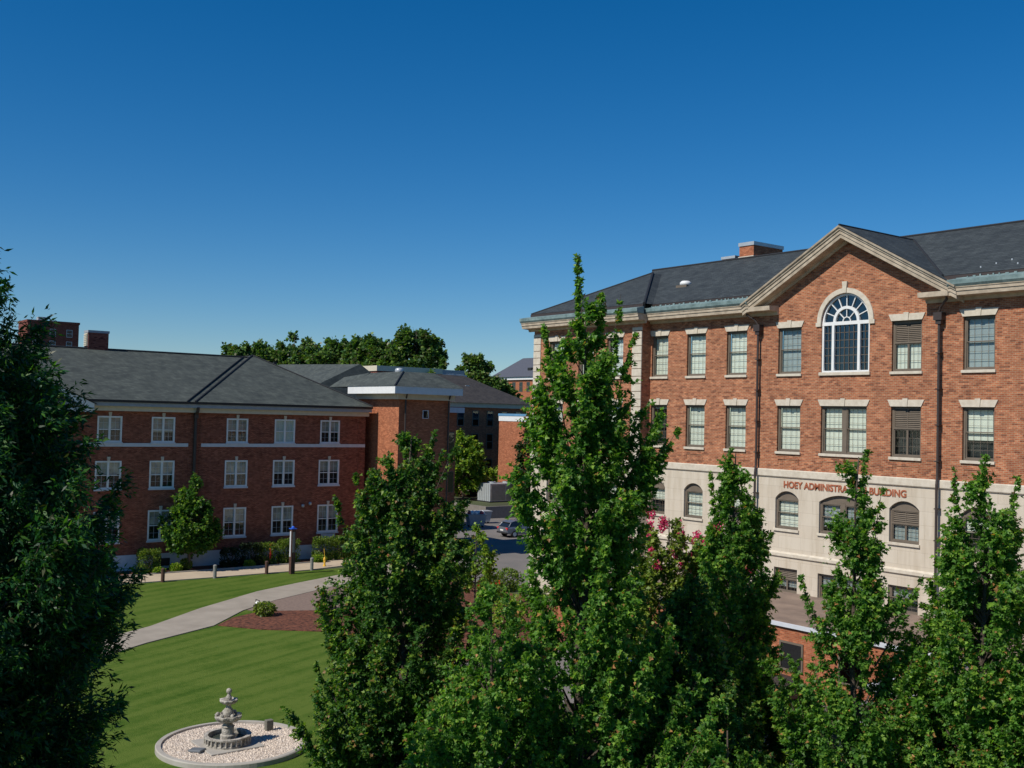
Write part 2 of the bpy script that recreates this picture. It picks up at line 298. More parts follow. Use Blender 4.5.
def wall_face(mb, x0, x1, z0, z1, ops, y=0, reveal=.2):
    """front sheet at y with openings (ax, bx, az, bz, rise) and their reveals"""
    xs = sorted({x0, x1, *[q for o in ops for q in (o[0], o[1])]}); zs = sorted({z0, z1, *[q for o in ops for q in (o[2], o[3]+o[4])]})
    for i in range(len(xs)-1):
        for k in range(len(zs)-1):
            mx, mz = (xs[i]+xs[i+1])/2, (zs[k]+zs[k+1])/2
            if any(o[0] < mx < o[1] and o[2] < mz < o[3]+o[4] for o in ops): continue
            mb.poly([(xs[i], y, zs[k]), (xs[i+1], y, zs[k]), (xs[i+1], y, zs[k+1]), (xs[i], y, zs[k+1])])
    for a, b, c, d, rise in ops:
        yr = y+reveal
        mb.poly([(a, y, c), (a, yr, c), (a, yr, d), (a, y, d)]); mb.poly([(b, y, c), (b, y, d), (b, yr, d), (b, yr, c)])
        mb.poly([(a, y, c), (b, y, c), (b, yr, c), (a, yr, c)])
        if not rise: mb.poly([(a, y, d), (a, yr, d), (b, yr, d), (b, y, d)])
        else:
            P = arc((a+b)/2, d, b-a, rise)
            for p, q in zip(P[:-1], P[1:]):
                mb.poly([(p[0], y, p[1]), (p[0], yr, p[1]), (q[0], yr, q[1]), (q[0], y, q[1])])
                mb.poly([(p[0], y, p[1]), (q[0], y, q[1]), (q[0], y, d+rise), (p[0], y, d+rise)])
def frame_rect(mb, a, b, c, d, y, t, dep):
    mb.box(a, a+t, y, y+dep, c, d); mb.box(b-t, b, y, y+dep, c, d); mb.box(a+t, b-t, y, y+dep, c, c+t); mb.box(a+t, b-t, y, y+dep, d-t, d)

def hall_window(par, a, b, c, d, rise=0, kind='sash', y=0, blind=1.0, lintel=True, fm=None, sill=.13, bm=None):
    """deep set sash window with taupe frame; kind: sash, louvre, double"""
    fm = fm or TAUPE; f = MB(); yf = y+.12
    if rise:
        P = arc((a+b)/2, d, b-a, rise); f.prismy([(a, d-.02)]+P+[(b, d-.02)], yf+.03, yf+.1)
    frame_rect(f, a, b, c, d, yf, .085, .12)
    bays = [(a+.085, b-.085)]
    if kind == 'double':
        m = (a+b)/2; f.box(m-.13, m+.13, yf-.01, yf+.1, c, d); bays = [(a+.085, m-.13), (m+.13, b-.085)]
    gl = MB(); bl = MB(); dk = MB()
    for p, q in bays:
        h = d-c; mid = c+h*.52
        if kind == 'louvre':
            mid = c+h*.57
            frame_rect(f, p, q, mid, d-.085, yf+.02, .05, .08)
            k = mid+.08
            while k < d-.16:
                f.prismx([(yf+.03, k), (yf+.035, k+.02), (yf+.09, k+.075), (yf+.085, k+.05)], p+.05, (p+q)/2-.015)
                f.prismx([(yf+.03, k), (yf+.035, k+.02), (yf+.09, k+.075), (yf+.085, k+.05)], (p+q)/2+.015, q-.05); k += .085
            f.box((p+q)/2-.015, (p+q)/2+.015, yf+.03, yf+.09, mid+.05, d-.135); dk.box(p, q, yf+.11, yf+.13, mid, d-.06)
            f.box(p, q, yf-.005, yf+.09, mid-.04, mid+.03)
            mm = (p+q)/2; frame_rect(f, p, mm-.002, c+.085, mid-.04, yf+.03, .045, .05); frame_rect(f, mm+.002, q, c+.085, mid-.04, yf+.03, .045, .05)
            top = mid
        else:
            frame_rect(f, p, q, mid, d-.085, yf+.02, .045, .05); frame_rect(f, p, q, c+.085, mid+.045, yf+.055, .045, .05); top = d
        # fine glazing bars
        nx = 4 if kind != 'louvre' else 6
        for k in range(1, nx):
            xx = p+(q-p)*k/nx; f.box(xx-.006, xx+.006, yf+.08, yf+.09, c+.1, (top-.1 if kind != 'louvre' else mid-.05))
        nz = 6 if kind != 'louvre' else 3
        for k in range(1, nz):
            zz = c+.1+((top-.1 if kind != 'louvre' else mid-.05)-c-.1)*k/nz; f.box(p+.03, q-.03, yf+.075, yf+.09, zz-.006, zz+.006)
        gl.box(p+.03, q-.03, yf+.092, yf+.1, c+.08, (top if kind != 'louvre' else mid)-.06)
        t2 = (top if kind != 'louvre' else mid)
        zb = t2-(t2-c)*blind
        if blind > 0: bl.box(p, q, yf+.17, yf+.18, zb, t2)
        dk.box(p-.05, q+.05, yf+.35, yf+.37, c-.05, t2+.05)
    w = f.build('window', fm, par)
    gl.build('pane', GLASS, w); dk.build('window_backing', DARKIN, w)
    if bl.v: bl.build('blind', bm or BLIND, w)
    if sill: MB().box(a-.06, b+.06, y-.09, y+.12, c-sill, c).build('sill', STONE_T, w, bevel=.008)
    if lintel:
        lm = MB(); lm.prismy([(a-.02, d), (b+.02, d), (b+.17, d+.31), (a-.17, d+.31)], y-.045, y+.1)
        m = (a+b)/2; lm.prismy([(m-.1, d-.004), (m+.1, d-.004), (m+.13, d+.37), (m-.13, d+.37)], y-.085, y+.05)
        lm.build('lintel', STONE_T, w)
    return w

# ------------------------------------------------------------------ ground and paths
def sheet(name, pts, mat, z, thick=0, sub=False):
    m = MB()
    if thick: m.prismz(pts, z-thick, z)
    else: m.poly([(x, y, z) for x, y in pts])
    return tag(m.build(name, mat), kind='structure')
sheet('ground', [(-900, -500), (300, -500), (300, 900), (-900, 900)], SOIL, 0)
sheet('lawn', [(-69.35, -30), (-8, -30), (-8, 27), (-40, 27), (-40, 34), (-48, 42), (-69.6, 42)], GRASS, .004)
sheet('parking_lot', [(-74.4, 43), (-66, 41.2), (-58, 42.2), (-57, 42.4), (-57, 95), (-96.3, 95), (-96.3, 60), (-75.1, 52)], ASPH, .008)
sheet('service_road', [(-56, 27.6), (-5, 27.6), (-5, 36.4), (-56, 36.4)], ASPH, .008)
sheet('sidewalk', [(-72.4, -30), (-69.37, -30), (-69.35, 28), (-69.55, 35), (-70.6, 39.5), (-72, 42.5), (-74.2, 43.5), (-74.2, 40), (-72.7, 37)], WALKM, .07, .1)
sheet('path', [(-44.5, 2), (-48.2, 8), (-55.33, 19.06), (-58.96, 23.1), (-62.8, 28.23), (-64.79, 32.11), (-66.9, 36.6), (-69.3, 40.4), (-70, 42.4), (-66, 43), (-64.6, 38), (-61.64, 31.96), (-59.4, 27.9), (-57.2, 24.9), (-53.91, 21.9), (-51.5, 17.6), (-48.2, 13), (-41, 2)], PATHM, .05, .08)
sheet('paver_plaza', [(-59.4, 27.8), (-61.64, 31.96), (-64.5, 37.8), (-60, 38.5), (-56, 34), (-54.9, 28.6), (-56.4, 25.9), (-57.3, 25.2)], PAVER, .03, .05)
sheet('planting_bed', [(-53.91, 22.1), (-51.8, 23.6), (-49.64, 26.26), (-47.5, 27.7), (-40.5, 28), (-40, 33.5), (-47, 41.5), (-56, 41.8), (-60.5, 41.5), (-61, 38.9), (-56.2, 34.3), (-55.1, 28.7), (-56.5, 25.7), (-55.5, 23.6)], MULCH, .045, .05)
sheet('building_bed', [(-74.98, -10), (-72.5, -10), (-72.45, 28), (-72.8, 37), (-74.3, 40), (-74.98, 42)], MULCH, .04, .05)
sheet('kerb', [(-72.52, -10), (-72.40, -10), (-72.35, 28), (-72.7, 37), (-72.8, 37.02), (-72.47, 28)], CONC, .14, .2)
# raised terrace behind the parking lot
tag(MB().box(-140, -96.3, 70, 140, 0, 1.25).build('terrace_ground', SOIL), kind='structure')
RWM = plain('retaining_concrete', (.2, .18, .16), .9)
rw = MB().box(-96.3, -96.0, 69.7, 95, 0, 1.32).box(-125, -96.3, 69.7, 70, 0, 1.32).build('retaining_wall', RWM)
tag(rw, 'low concrete retaining wall behind the parking lot under the big condenser', 'retaining wall')

# ------------------------------------------------------------------ the administration hall (right)
hall = empty('administration_building', (-40, 44, 0), 0, 'long orange brick hall on limestone base with pediment and arched window', 'building')
OX = -40
def X(x): return x-OX
brick_ops, stone_ops, base_ops = [], [], []
cols = [(-44.78, -43.32), (-41.85, -40.46), (-38.95, -37.56), (-35.5, -34.06), (-28.95, -27.42), (-25.43, -23.98), (-21.7, -20.25), (-18.4, -16.95), (-15, -13.55), (-11.8, -10.35)]
cols[0] = (-44.68, -43.32)
wins3 = []; ARCH = (-32.86, -30.14)
W3 = [(-44.62, -43.32, 'sash'), (-41.85, -40.46, 'sash'), (-38.95, -37.56, 'sash'), (-35.5, -34.06, 'sash'), (-28.95, -27.42, 'louvre'), (-25.43, -23.98, 'sash'), (-22.0, -20.55, 'sash'), (-18.6, -17.15, 'louvre'), (-15.2, -13.75, 'sash'), (-11.8, -10.35, 'sash')]
for a, b, k in W3: brick_ops += [(X(a), X(b), 13.75, 16.09, 0)]
brick_ops += [(X(ARCH[0]), X(ARCH[1]), 13.78, 16.24, 1.36)]
for a, b, k in W3: brick_ops += [(X(a), X(b), 9.82, 12.14, 0)]
brick_ops += [(X(-32.83), X(-30.24), 9.82, 12.14, 0)]
for a, b, k in W3: stone_ops += [(X(a), X(b), 5.93, 7.45, .38)]
stone_ops += [(X(-32.83), X(-30.24), 5.93, 7.45, .38)]
for a, b, k in W3[1:]: base_ops += [(X(a), X(b), 2.75, 3.97, 0)]
base_ops += [(X(-32.83), X(-30.24), 2.75, 3.97, 0)]
XL, XR = X(-44.72), X(-4)
m = MB()
wall_face(m, XL, XR, 8.9, 17.5, [o for o in brick_ops if o[4] == 0], 0, .2) if False else None
def brick_front(m):
    # field below cornice level, with the arched opening reaching above into the gable
    lows = brick_ops
    wall_face(m, XL, XR, 8.9, 17.6, lows, 0, .2)
    cxx = X(-31.36)
    m.poly([(cxx-4.9, 0, 17.6), (cxx+4.9, 0, 17.6), (cxx, 0, 20.35)])
brick_front(m)
m.poly([(XR, 0, 0), (XR, 12.4, 0), (XR, 12.4, 17.6), (XR, 0, 17.6)]); m.poly([(XL, 12.4, 0), (XR, 12.4, 0), (XR, 12.4, 17.6), (XL, 12.4, 17.6)])
m.build('brick_wall', BRICK_R, hall)
m = MB(); wall_face(m, XL, XR, 4.66, 8.9, stone_ops, -.03, .2); wall_face(m, XL, XR, 0, 4.66, base_ops, -.06, .23)
m.box(XL, XR, -.025, .01, 8.86, 8.9)
m.build('stone_base', STONE, hall)
m = MB(); m.prismx([(-.03, 8.5), (-.09, 8.52), (-.12, 8.56), (-.12, 8.86), (-.1, 8.905), (.02, 8.905), (.02, 8.5)], XL, XR)
m.prismx([(-.03, 4.5), (-.11, 4.52), (-.15, 4.56), (-.15, 4.7), (-.03, 4.78)], XL, XR)
m.build('belt_course', STONE_T, hall)
bl3 = [1, 1, 1, .95, 1, 1, .9, 1, 1, 1]; bl2 = [0.1, 1, 1, 1, 1, .62, 1, 1, .7, 1]; bl1 = [.4, .9, .6, 1, 1, .3, 1, .6, 1, 1]
BG = plain('blind_grey', (.30, .34, .36), .8, var=.1, scale=.7)
for i, (a, b, k) in enumerate(W3):
    hall_window(hall, X(a), X(b), 13.75, 16.09, 0, k, blind=bl3[i], bm=BG if i in (3, 5) else BLIND)
    hall_window(hall, X(a), X(b), 9.82, 12.14, 0, k, blind=bl2[i] if k != 'louvre' else .0, bm=BLIND)
    hall_window(hall, X(a), X(b), 5.93, 7.45, .38, k, y=-.03, blind=1 if i in (1, 3, 4) else .5, lintel=False, bm=BG if i == 4 else BLIND)
    if i: hall_window(hall, X(a), X(b), 2.75, 3.97, 0, 'louvre' if i == 3 else 'sash', y=-.06, blind=.6, lintel=False, bm=BG, sill=0)
hall_window(hall, X(-32.83), X(-30.24), 9.82, 12.14, 0, 'double')
hall_window(hall, X(-32.83), X(-30.24), 5.93, 7.45, .38, 'double', y=-.03, blind=.8, lintel=False, bm=BG)
hall_window(hall, X(-32.83), X(-30.24), 2.75, 3.97, 0, 'double', y=-.06, blind=.5, lintel=False, bm=BG, sill=0)
# brick apron panels below the second row
for a, b in [(q[0], q[1]) for q in W3]+[(-32.83, -30.24)]:
    m = MB(); m.box(X(a)+.05, X(b)-.05, -.03, 0, 9.42, 9.48); m.box(X(a)+.05, X(a)+.12, -.03, 0, 9.2, 9.42); m.box(X(b)-.12, X(b)-.05, -.03, 0, 9.2, 9.42)
    m.build('apron_trim', BRICK_R, hall)
# great arched window
ac, zsp, ar = X(-31.5), 16.24, 1.36
def ring(mb, cx, cz, ri, ro, y0, y1, n=28, a0=0, a1=math.pi):
    for k in range(n):
        p, q = a0+(a1-a0)*k/n, a0+(a1-a0)*(k+1)/n
        pr = [(cx-ri*math.cos(p), cz+ri*math.sin(p)), (cx-ro*math.cos(p), cz+ro*math.sin(p)), (cx-ro*math.cos(q), cz+ro*math.sin(q)), (cx-ri*math.cos(q), cz+ri*math.sin(q))]
        mb.prismy(pr, y0, y1)
f = MB(); ring(f, ac, zsp, ar-.11, ar-.001, .06, .2); ring(f, ac, zsp, .60, .74, .06, .18, 20); ring(f, ac, zsp, .19, .23, .1, .15, 10)
for a in (22, 45, 67, 90, 113, 135, 158):
    c, s_ = math.cos(R(a)), math.sin(R(a)); px, pz = -s_*.018, c*.018
    for r0, r1, w in ((.23, .6, 1), (.74, 1.25, 1.1)):
        if r0 < .3 and a in (22, 67, 113, 158): continue
        f.prismy([(ac+c*r0+px*w, zsp+s_*r0+pz*w), (ac+c*r0-px*w, zsp+s_*r0-pz*w), (ac+c*r1-px*w, zsp+s_*r1-pz*w), (ac+c*r1+px*w, zsp+s_*r1+pz*w)], .1, .15)
f.box(ac-ar, ac+ar, .05, .2, zsp-.17, zsp); f.box(ac-ar, ac-ar+.1, .06, .2, 13.78, zsp-.17); f.box(ac+ar-.1, ac+ar, .06, .2, 13.78, zsp-.17)
f.box(ac-ar+.1, ac+ar-.1, .06, .2, 13.78, 13.86); f.box(ac-.8, ac-.66, .05, .2, 13.86, zsp-.17); f.box(ac+.66, ac+.8, .05, .2, 13.86, zsp-.17)
aw = f.build('arched_window', WHITE, hall)
g = MB(); g.box(ac-ar+.02, ac+ar-.02, .16, .17, 13.8, zsp); g.prismy([(ac+1.3*math.cos(R(t)), zsp+1.3*math.sin(R(t))) for t in range(0, 181, 10)], .16, .17); g.build('pane', GLASSD, aw)
g = MB()
for xx in (-.33, -.11, .11, .33): g.box(ac+xx*1.2-.012, ac+xx*1.2+.012, .13, .155, 13.86, zsp-.17)
for k in range(1, 6): g.box(ac-.66, ac+.66, .13, .155, 13.86+k*.37-.012, 13.86+k*.37+.012)
for sx in (-1, 1):
    g.box(ac+sx*1.03-.012, ac+sx*1.03+.012, .13, .155, 13.86, zsp-.17)
    for k in range(1, 6): g.box(ac+sx*1.03-.23, ac+sx*1.03+.23, .13, .155, 13.86+k*.37-.012, 13.86+k*.37+.012)
g.build('glazing_bars', TAUPE, aw)
g = MB(); g.box(ac-1.4, ac+1.4, .45, .48, 13.6, 17.8); g.build('window_backing', DARKIN, aw)
g = MB().box(ac-.6, ac+.6, .3, .31, 13.9, 15.3); g.build('blind', BG, aw)
s_ = MB(); ring(s_, ac, zsp, ar+.002, ar+.24, -.07, .05); s_.box(ac-ar-.30, ac-ar-.003, -.08, .05, zsp-.2, zsp-.003); s_.box(ac+ar+.003, ac+ar+.30, -.08, .05, zsp-.2, zsp-.003)
s_.prismy([(ac-.09, zsp+ar-.003), (ac+.09, zsp+ar-.003), (ac+.14, zsp+ar+.55), (ac-.14, zsp+ar+.55)], -.12, .03); s_.build('arch_surround', STONE_T, aw)
MB().box(ac-ar-.08, ac+ar+.08, -.1, .1, 13.62, 13.78).build('sill', STONE_T, aw, bevel=.01)
# cornice
CP = [(.0, 16.80), (-.08, 16.80), (-.14, 16.94), (-.66, 16.97), (-.68, 17.14), (-.72, 17.15), (-.73, 17.28), (-.76, 17.29), (-.77, 17.33), (.0, 17.33)]
m = MB(); m.prismx(CP, X(-25.75), XR); m.prismx(CP, X(-44.7), X(-36.9))
CR = [(0, 16.78), (-.08, 16.78), (-.14, 16.94), (-.74, 16.98), (-.76, 17.2), (0, 17.26)]
m.prismx(CR, X(-27.2), X(-25.752)); m.prismx(CR, X(-36.898), X(-35.5)); m.build('cornice', CORN, hall)
m = MB(); GP = [(-.76, 17.335), (-.84, 17.44), (-.86, 17.62), (-.80, 17.64), (-.30, 17.74), (-.30, 17.335)]
m.prismx(GP, X(-25.75), XR); m.build('gutter', COPPER, hall); m = MB(); m.prismx(GP, X(-44.7), X(-36.95)); m.build('gutter', COPPER, hall)
m = MB(); m.box(X(-26.2), XR, -.29, -.1, 17.44, 17.90); m.box(X(-44.7), X(-36.5), -.29, -.1, 17.44, 17.90); m.build('eaves_board', PIPE, hall)
g = MB(); rnd = random.Random(4)
xx = X(-44.4)
while xx < XR-.5:
    if not X(-37.3) < xx < X(-25.4): g.box(xx, xx+.05+.1*rnd.random(), -.36, -.3, 17.73, 17.80+.05*rnd.random())
    xx += .22+.3*rnd.random()
g.box(X(-44.4), X(-37.2), -.34, -.30, 17.73, 17.77); g.box(X(-25.6), XR-.6, -.34, -.30, 17.73, 17.77); g.build('snow_guard', COPPER, hall)
# main roof
rz0, rz1, ry0, ry1 = 17.92, 21.15, -.24, 6.2
m = MB(); SLM = (rz1-rz0)/(ry1-ry0); PXn = X(-31.36); hvn = (20.78-rz0)/((20.78-17.40)/5.98); yrn = ry0+(20.78-rz0)/SLM
m.poly([(X(-46.5), ry0, rz0), (PXn-hvn, ry0, rz0), (PXn, yrn, 20.78), (PXn, ry1, rz1), (X(-51), ry1, rz1)]); m.poly([(PXn+hvn, ry0, rz0), (XR, ry0, rz0), (XR-6, ry1, rz1), (PXn, ry1, rz1), (PXn, yrn, 20.78)])
m.poly([(X(-46.5), 12.9, rz0), (XR, 12.9, rz0), (XR-6, ry1, rz1), (X(-51), ry1, rz1)]); m.poly([(XR, ry0, rz0), (XR, 12.9, rz0), (XR-6, ry1, rz1)])
sl = (rz1-rz0)/(ry1-ry0); PA = 20.78; PX = X(-31.36); PH = 5.98; ps = (PA-17.40)/PH
yr = ry0+(PA-rz0)/sl; hv = (PA-rz0)/ps
for sx in (-1, 1):
    m.poly([(PX, -.84, PA), (PX, yr, PA+.01), (PX+sx*hv, ry0, rz0+.01), (PX+sx*(PH-.02), -.84, 17.42)])
roof = m.build('roof', SLATE_R, hall)
m = MB(); m.tube([(X(-51), ry1, rz1+.02), (XR-6, ry1, rz1+.02)], .07, 6); m.tube([(PX, -.8, PA+.02), (PX, yr, PA+.02)], .05, 6)
for sx in (-1, 1): m.tube([(PX, yr, PA+.03), (PX+sx*hv, ry0, rz0+.03)], .06, 6)
m.build('ridge_cap', RIDGE, roof)
g = MB()
for k in range(9):
    a = X(-24.9)+k*.55; g.box(a, a+.06, ry0+.6+(k % 3)*.28, ry0+.64+(k % 3)*.28, rz0+sl*(.6+(k % 3)*.28), rz0+sl*(.6+(k % 3)*.28)+.07)
g.build('snow_stud', STEEL, roof)
# raking cornices
RP = [(.0, -.74), (-.08, -.74), (-.14, -.62), (-.66, -.60), (-.68, -.42), (-.72, -.41), (-.73, -.24), (-.78, -.23), (-.80, -.12), (-.86, -.11), (-.88, -.02), (.2, -.02)]
m = MB()
for sx in (-1, 1): m.loft([[(PX, y, PA+z) for y, z in RP], [(PX+sx*PH, y, 17.40+z*.98+.0) for y, z in RP]])
m.build('raking_cornice', CORN, hall)
# chimney and vents
def chimney(par, x0, x1, y0, y1, z0, z1, cap=STEEL, bm=BRICK_T, band=.22):
    c = MB().box(x0, x1, y0, y1, z0, z1-band).build('chimney', bm, par)
    MB().box(x0-.05, x1+.05, y0-.05, y1+.05, z1-band, z1).build('cap', cap, c); return c
ch = chimney(hall, X(-43.66), X(-42.55), 6.3, 9.0, 20.7, 22.15)
MB().box(X(-43.70), X(-42.51), 6.24, 9.04, 20.9, 21.30).build('flashing', STONE_T, ch)
chimney(hall, X(-45.12), X(-44.1), 6.4, 7.6, 20.7, 21.46, band=.16)
v = MB().box(X(-44.95), X(-44.1), 2.2, 2.9, 19.0, 19.28).build('roof_vent', TAUPE, hall)
MB().lathe([(.01, .28), (.24, .26), (.34, .16), (.34, 0)], (X(-44.5), 2.55, 19.28), 16).build('vent_dome', WHITE, v, smooth=True)
# left wing
wx0, wx1, wy = X(-54.72), X(-44.72), -.7
wc = (X(-52.4), X(-49.6), X(-47.0))
wops = [(c-.7, c+.7, 13.75, 16.09, 0) for c in wc]+[(c-.7, c+.7, 9.82, 12.14, 0) for c in wc]
m = MB(); wall_face(m, wx0, wx1, 8.9, 17.5, wops, wy, .2); m.poly([(wx1, wy, 8.9), (wx1, 0, 8.9), (wx1, 0, 17.5), (wx1, wy, 17.5)]); m.poly([(wx0, wy, 0), (wx0, 12.4, 0), (wx0, 12.4, 17.5), (wx0, wy, 17.5)])
m.build('brick_wall', BRICK_R, hall)
wso = [(c-.7, c+.7, 5.93, 7.45, .38) for c in wc]
m = MB(); wall_face(m, wx0, wx1, 0, 8.9, wso, wy-.03, .2); m.poly([(wx1, wy-.03, 0), (wx1, 0, 0), (wx1, 0, 8.9), (wx1, wy-.03, 8.9)]); m.build('stone_base', STONE, hall)
m = MB(); m.prismx([(wy-.03, 8.5), (wy-.09, 8.52), (wy-.12, 8.56), (wy-.12, 8.86), (wy-.1, 8.905), (wy+.02, 8.905)], wx0-.03, wx1+.1); m.build('belt_course', STONE_T, hall)
for c in wc:
    hall_window(hall, c-.7, c+.7, 13.75, 16.09, 0, 'sash', y=wy, blind=1, bm=WHITE if c == wc[2] else BLIND); hall_window(hall, c-.7, c+.7, 9.82, 12.14, 0, 'sash', y=wy, blind=.6)
    hall_window(hall, c-.7, c+.7, 5.93, 7.45, .38, 'sash', y=wy-.03, blind=.7, lintel=False)
for a, b in ((wx0-.004, wx0+.72), (wx1-.78, wx1+.004)):
    q = MB(); z = 8.93
    while z < 16.5: q.box(a, b, wy-.06, wy+.02, z, min(z+.41, 16.6)); z += .44
    q.build('quoin', STONE_T, hall, bevel=.012)
m = MB(); m.prismx([(y+wy, z) for y, z in CP], wx0-.5, wx1+.35); m.box(wx0-.5, wx0, wy+.002, 12, 16.98, 17.33); m.build('cornice', CORN, hall)
m = MB(); m.prismx([(y+wy, z) for y, z in GP], wx0-.55, wx1+.4); m.build('gutter', COPPER, hall); MB().box(wx0-.1, wx1+.3, wy-.29, wy-.1, 17.44, 17.9).build('eaves_board', PIPE, hall)
ex0, ex1, ey0 = wx0-.1, wx1+.35, wy-.24; ax, ay, az = X(-49.4), 4.35, 20.62
m = MB(); m.poly([(ex0, ey0, 17.92), (ex1, ey0, 17.92), (ax+.3, ay, az)])
m.poly([(ex1, ey0, 17.92), (ex1, 9, 17.92), (ax+.3, 9, az), (ax+.3, ay, az)]); m.poly([(ex0, ey0, 17.92), (ex0, 9, 17.92), (ax+.3, 9, az), (ax+.3, ay, az)])
r2 = m.build('roof', SLATE_R, hall)
m = MB(); m.tube([(ex1, ey0, 17.93), (ax+.3, ay, az+.02)], .08, 6); m.tube([(ex0, ey0, 17.93), (ax+.3, ay, az+.02)], .06, 6); m.build('ridge_cap', RIDGE, r2)
# downspouts
for sx, z1 in ((-36.66, 8.3), (-26.46, 8.3)):
    m = MB(); x = X(sx); s2 = -1 if sx < -30 else 1
    m.tube([(x+s2*.55, -.6, 17.2), (x+s2*.52, -.5, 16.85), (x+s2*.12, -.3, 16.55), (x+.0, -.22, 16.3)], .06, 8)
    m.prismz([(x-.2, -.36), (x+.2, -.36), (x+.2, -.02), (x-.2, -.02)], 15.98, 16.32); m.prismz([(x-.13, -.30), (x+.13, -.30), (x+.13, -.03), (x-.13, -.03)], 15.8, 15.98)
    m.tube([(x, -.2, 15.8), (x, -.2, 9.05), (x, -.26, 8.7), (x, -.26, 5), (x, -.28, 3)], .062, 10)
    for z in (14.5, 12.9, 11.3, 9.7, 7.6, 6.2): m.box(x-.1, x+.1, -.3, 0, z, z+.05)
    m.build('downspout', PIPE, hall)
# sign lettering
tcv = bpy.data.curves.new('lettering', 'FONT'); tcv.body = 'HOEY ADMINISTRATION BUILDING'; tcv.size = .48; tcv.extrude = .02; tcv.offset = .011
to = bpy.data.objects.new('tmp', tcv); col.objects.link(to); bpy.context.view_layer.update()
tm = bpy.data.meshes.new_from_object(to.evaluated_get(bpy.context.evaluated_depsgraph_get())); bpy.data.objects.remove(to)
xsn = [v.co.x for v in tm.vertices]; zsn = [v.co.y for v in tm.vertices]; kx = 6.9/(max(xsn)-min(xsn)); kz = .34/(max(zsn)-min(zsn))
for v in tm.vertices: v.co = ((v.co.x-min(xsn))*kx, -v.co.z, (v.co.y-min(zsn))*kz)
tm.materials.clear(); tm.materials.append(LETTER)
def split_words(tm, n_words):
    """cut the lettering at its widest gaps so that each word is a part of its own"""
    bm = bmesh.new(); bm.from_mesh(tm); bmesh.ops.remove_doubles(bm, verts=bm.verts, dist=1e-5); bm.verts.ensure_lookup_table(); seen = set(); comps = []
    for v in bm.verts:
        if v in seen: continue
        st, c = [v], []
        seen.add(v)
        while st:
            q = st.pop(); c.append(q)
            for e in q.link_edges:
                w_ = e.other_vert(q)
                if w_ not in seen: seen.add(w_); st.append(w_)
        comps.append((min(q.co.x for q in c), max(q.co.x for q in c)))
    comps.sort(); gaps = sorted([(comps[k+1][0]-max(c[1] for c in comps[:k+1]), (comps[k+1][0]+comps[k][1])/2) for k in range(len(comps)-1)])[-(n_words-1):]
    bm.free(); cuts = [-1e9]+sorted(g_[1] for g_ in gaps)+[1e9]
    for lo, hi in zip(cuts[:-1], cuts[1:]):
        b2 = bmesh.new(); b2.from_mesh(tm); bmesh.ops.delete(b2, geom=[v for v in b2.verts if not lo < v.co.x < hi], context='VERTS')
        me = bpy.data.meshes.new('sign_lettering'); b2.to_mesh(me); b2.free(); me.materials.append(LETTER)
        o = bpy.data.objects.new('sign_lettering', me); col.objects.link(o); o.parent = hall; o.location = (X(-34.97), -.05, 8.0)
split_words(tm, 3)

# one storey annex in front of the hall
annex = empty('annex', (-40, 36.5, 0), 0, 'low orange brick annex with flat tan gravel roof in front of the hall', 'building')
m = MB(); m.box(X(-44), X(-8), 0, 7.4, 0, 2.72); m.box(X(-20.6), X(-8), -6.2, 0, 0, 2.74); m.build('brick_wall', BRICK_T, annex)
m = MB(); m.box(X(-43.9), X(-8.1), .1, 7.42, 2.72, 2.8); m.box(X(-20.5), X(-8.1), -6.1, .1, 2.74, 2.79); m.build('roof', TANROOF, annex)
m = MB(); m.box(X(-44.12), X(-20.72), -.12, .1, 2.78, 2.92); m.box(X(-20.72), X(-8), -6.32, -6.1, 2.78, 2.92); m.box(X(-20.72), X(-20.5), -6.1, .1, 2.78, 2.92); m.build('coping', WHITEG, annex)
m = MB(); m.box(X(-34.6), X(-33.9), 4.2, 5.3, 2.8, 3.1); m.build('roof_curb', TANROOF, annex)
for k in range(4):
    a = X(-32)+k*2.9; f = MB(); frame_rect(f, a, a+1.2, 1.0, 2.2, -.06, .08, .08); w = f.build('window', TAUPE, annex); MB().box(a+.05, a+1.15, -.03, -.01, 1.05, 2.15).build('pane', GLASSD, w)

# ------------------------------------------------------------------ the dormitory (left)
dorm = empty('dormitory_building', (-75, 0, 0), R(90), 'three storey dark red brick dormitory with grey slate hip roof and white paired windows', 'building')
ops = []; WL = [(21.77, 23.43), (25.46, 27.12), (30.94, 32.59), (34.71, 36.37), (38.5, 40.17), (14.2, 15.9), (10.4, 12.1), (6.6, 8.3), (2.8, 4.5)]
rows = [(8.86, 10.64), (5.66, 7.58), (2.02, 4.13)]
for a, b in WL:
    for c, d in rows: ops.append((a, b, c, d, 0))
m = MB(); wall_face(m, -8, 42.42, 1.1, 11.1, ops, 0, .12); m.poly([(42.42, 0, 1.1), (42.42, 14, 1.1), (42.42, 14, 11.1), (42.42, 0, 11.1)]); m.poly([(-8, 14, 0), (42.42, 14, 0), (42.42, 14, 11.1), (-8, 14, 11.1)]); m.poly([(-8, 0, 0), (-8, 14, 0), (-8, 14, 11.1), (-8, 0, 11.1)])
m.build('brick_wall', BRICK_L, dorm)
m = MB(); m.box(-8, 42.45, -.05, 13.9, 0, 1.1); m.build('foundation', WHITEG, dorm)
m = MB(); m.box(-8, 28.1, -.05, .02, 8.56, 8.80); m.box(29.05, 42.44, -.05, .02, 8.56, 8.80); m.build('belt_course', WHITEG, dorm)
rnd = random.Random(11)
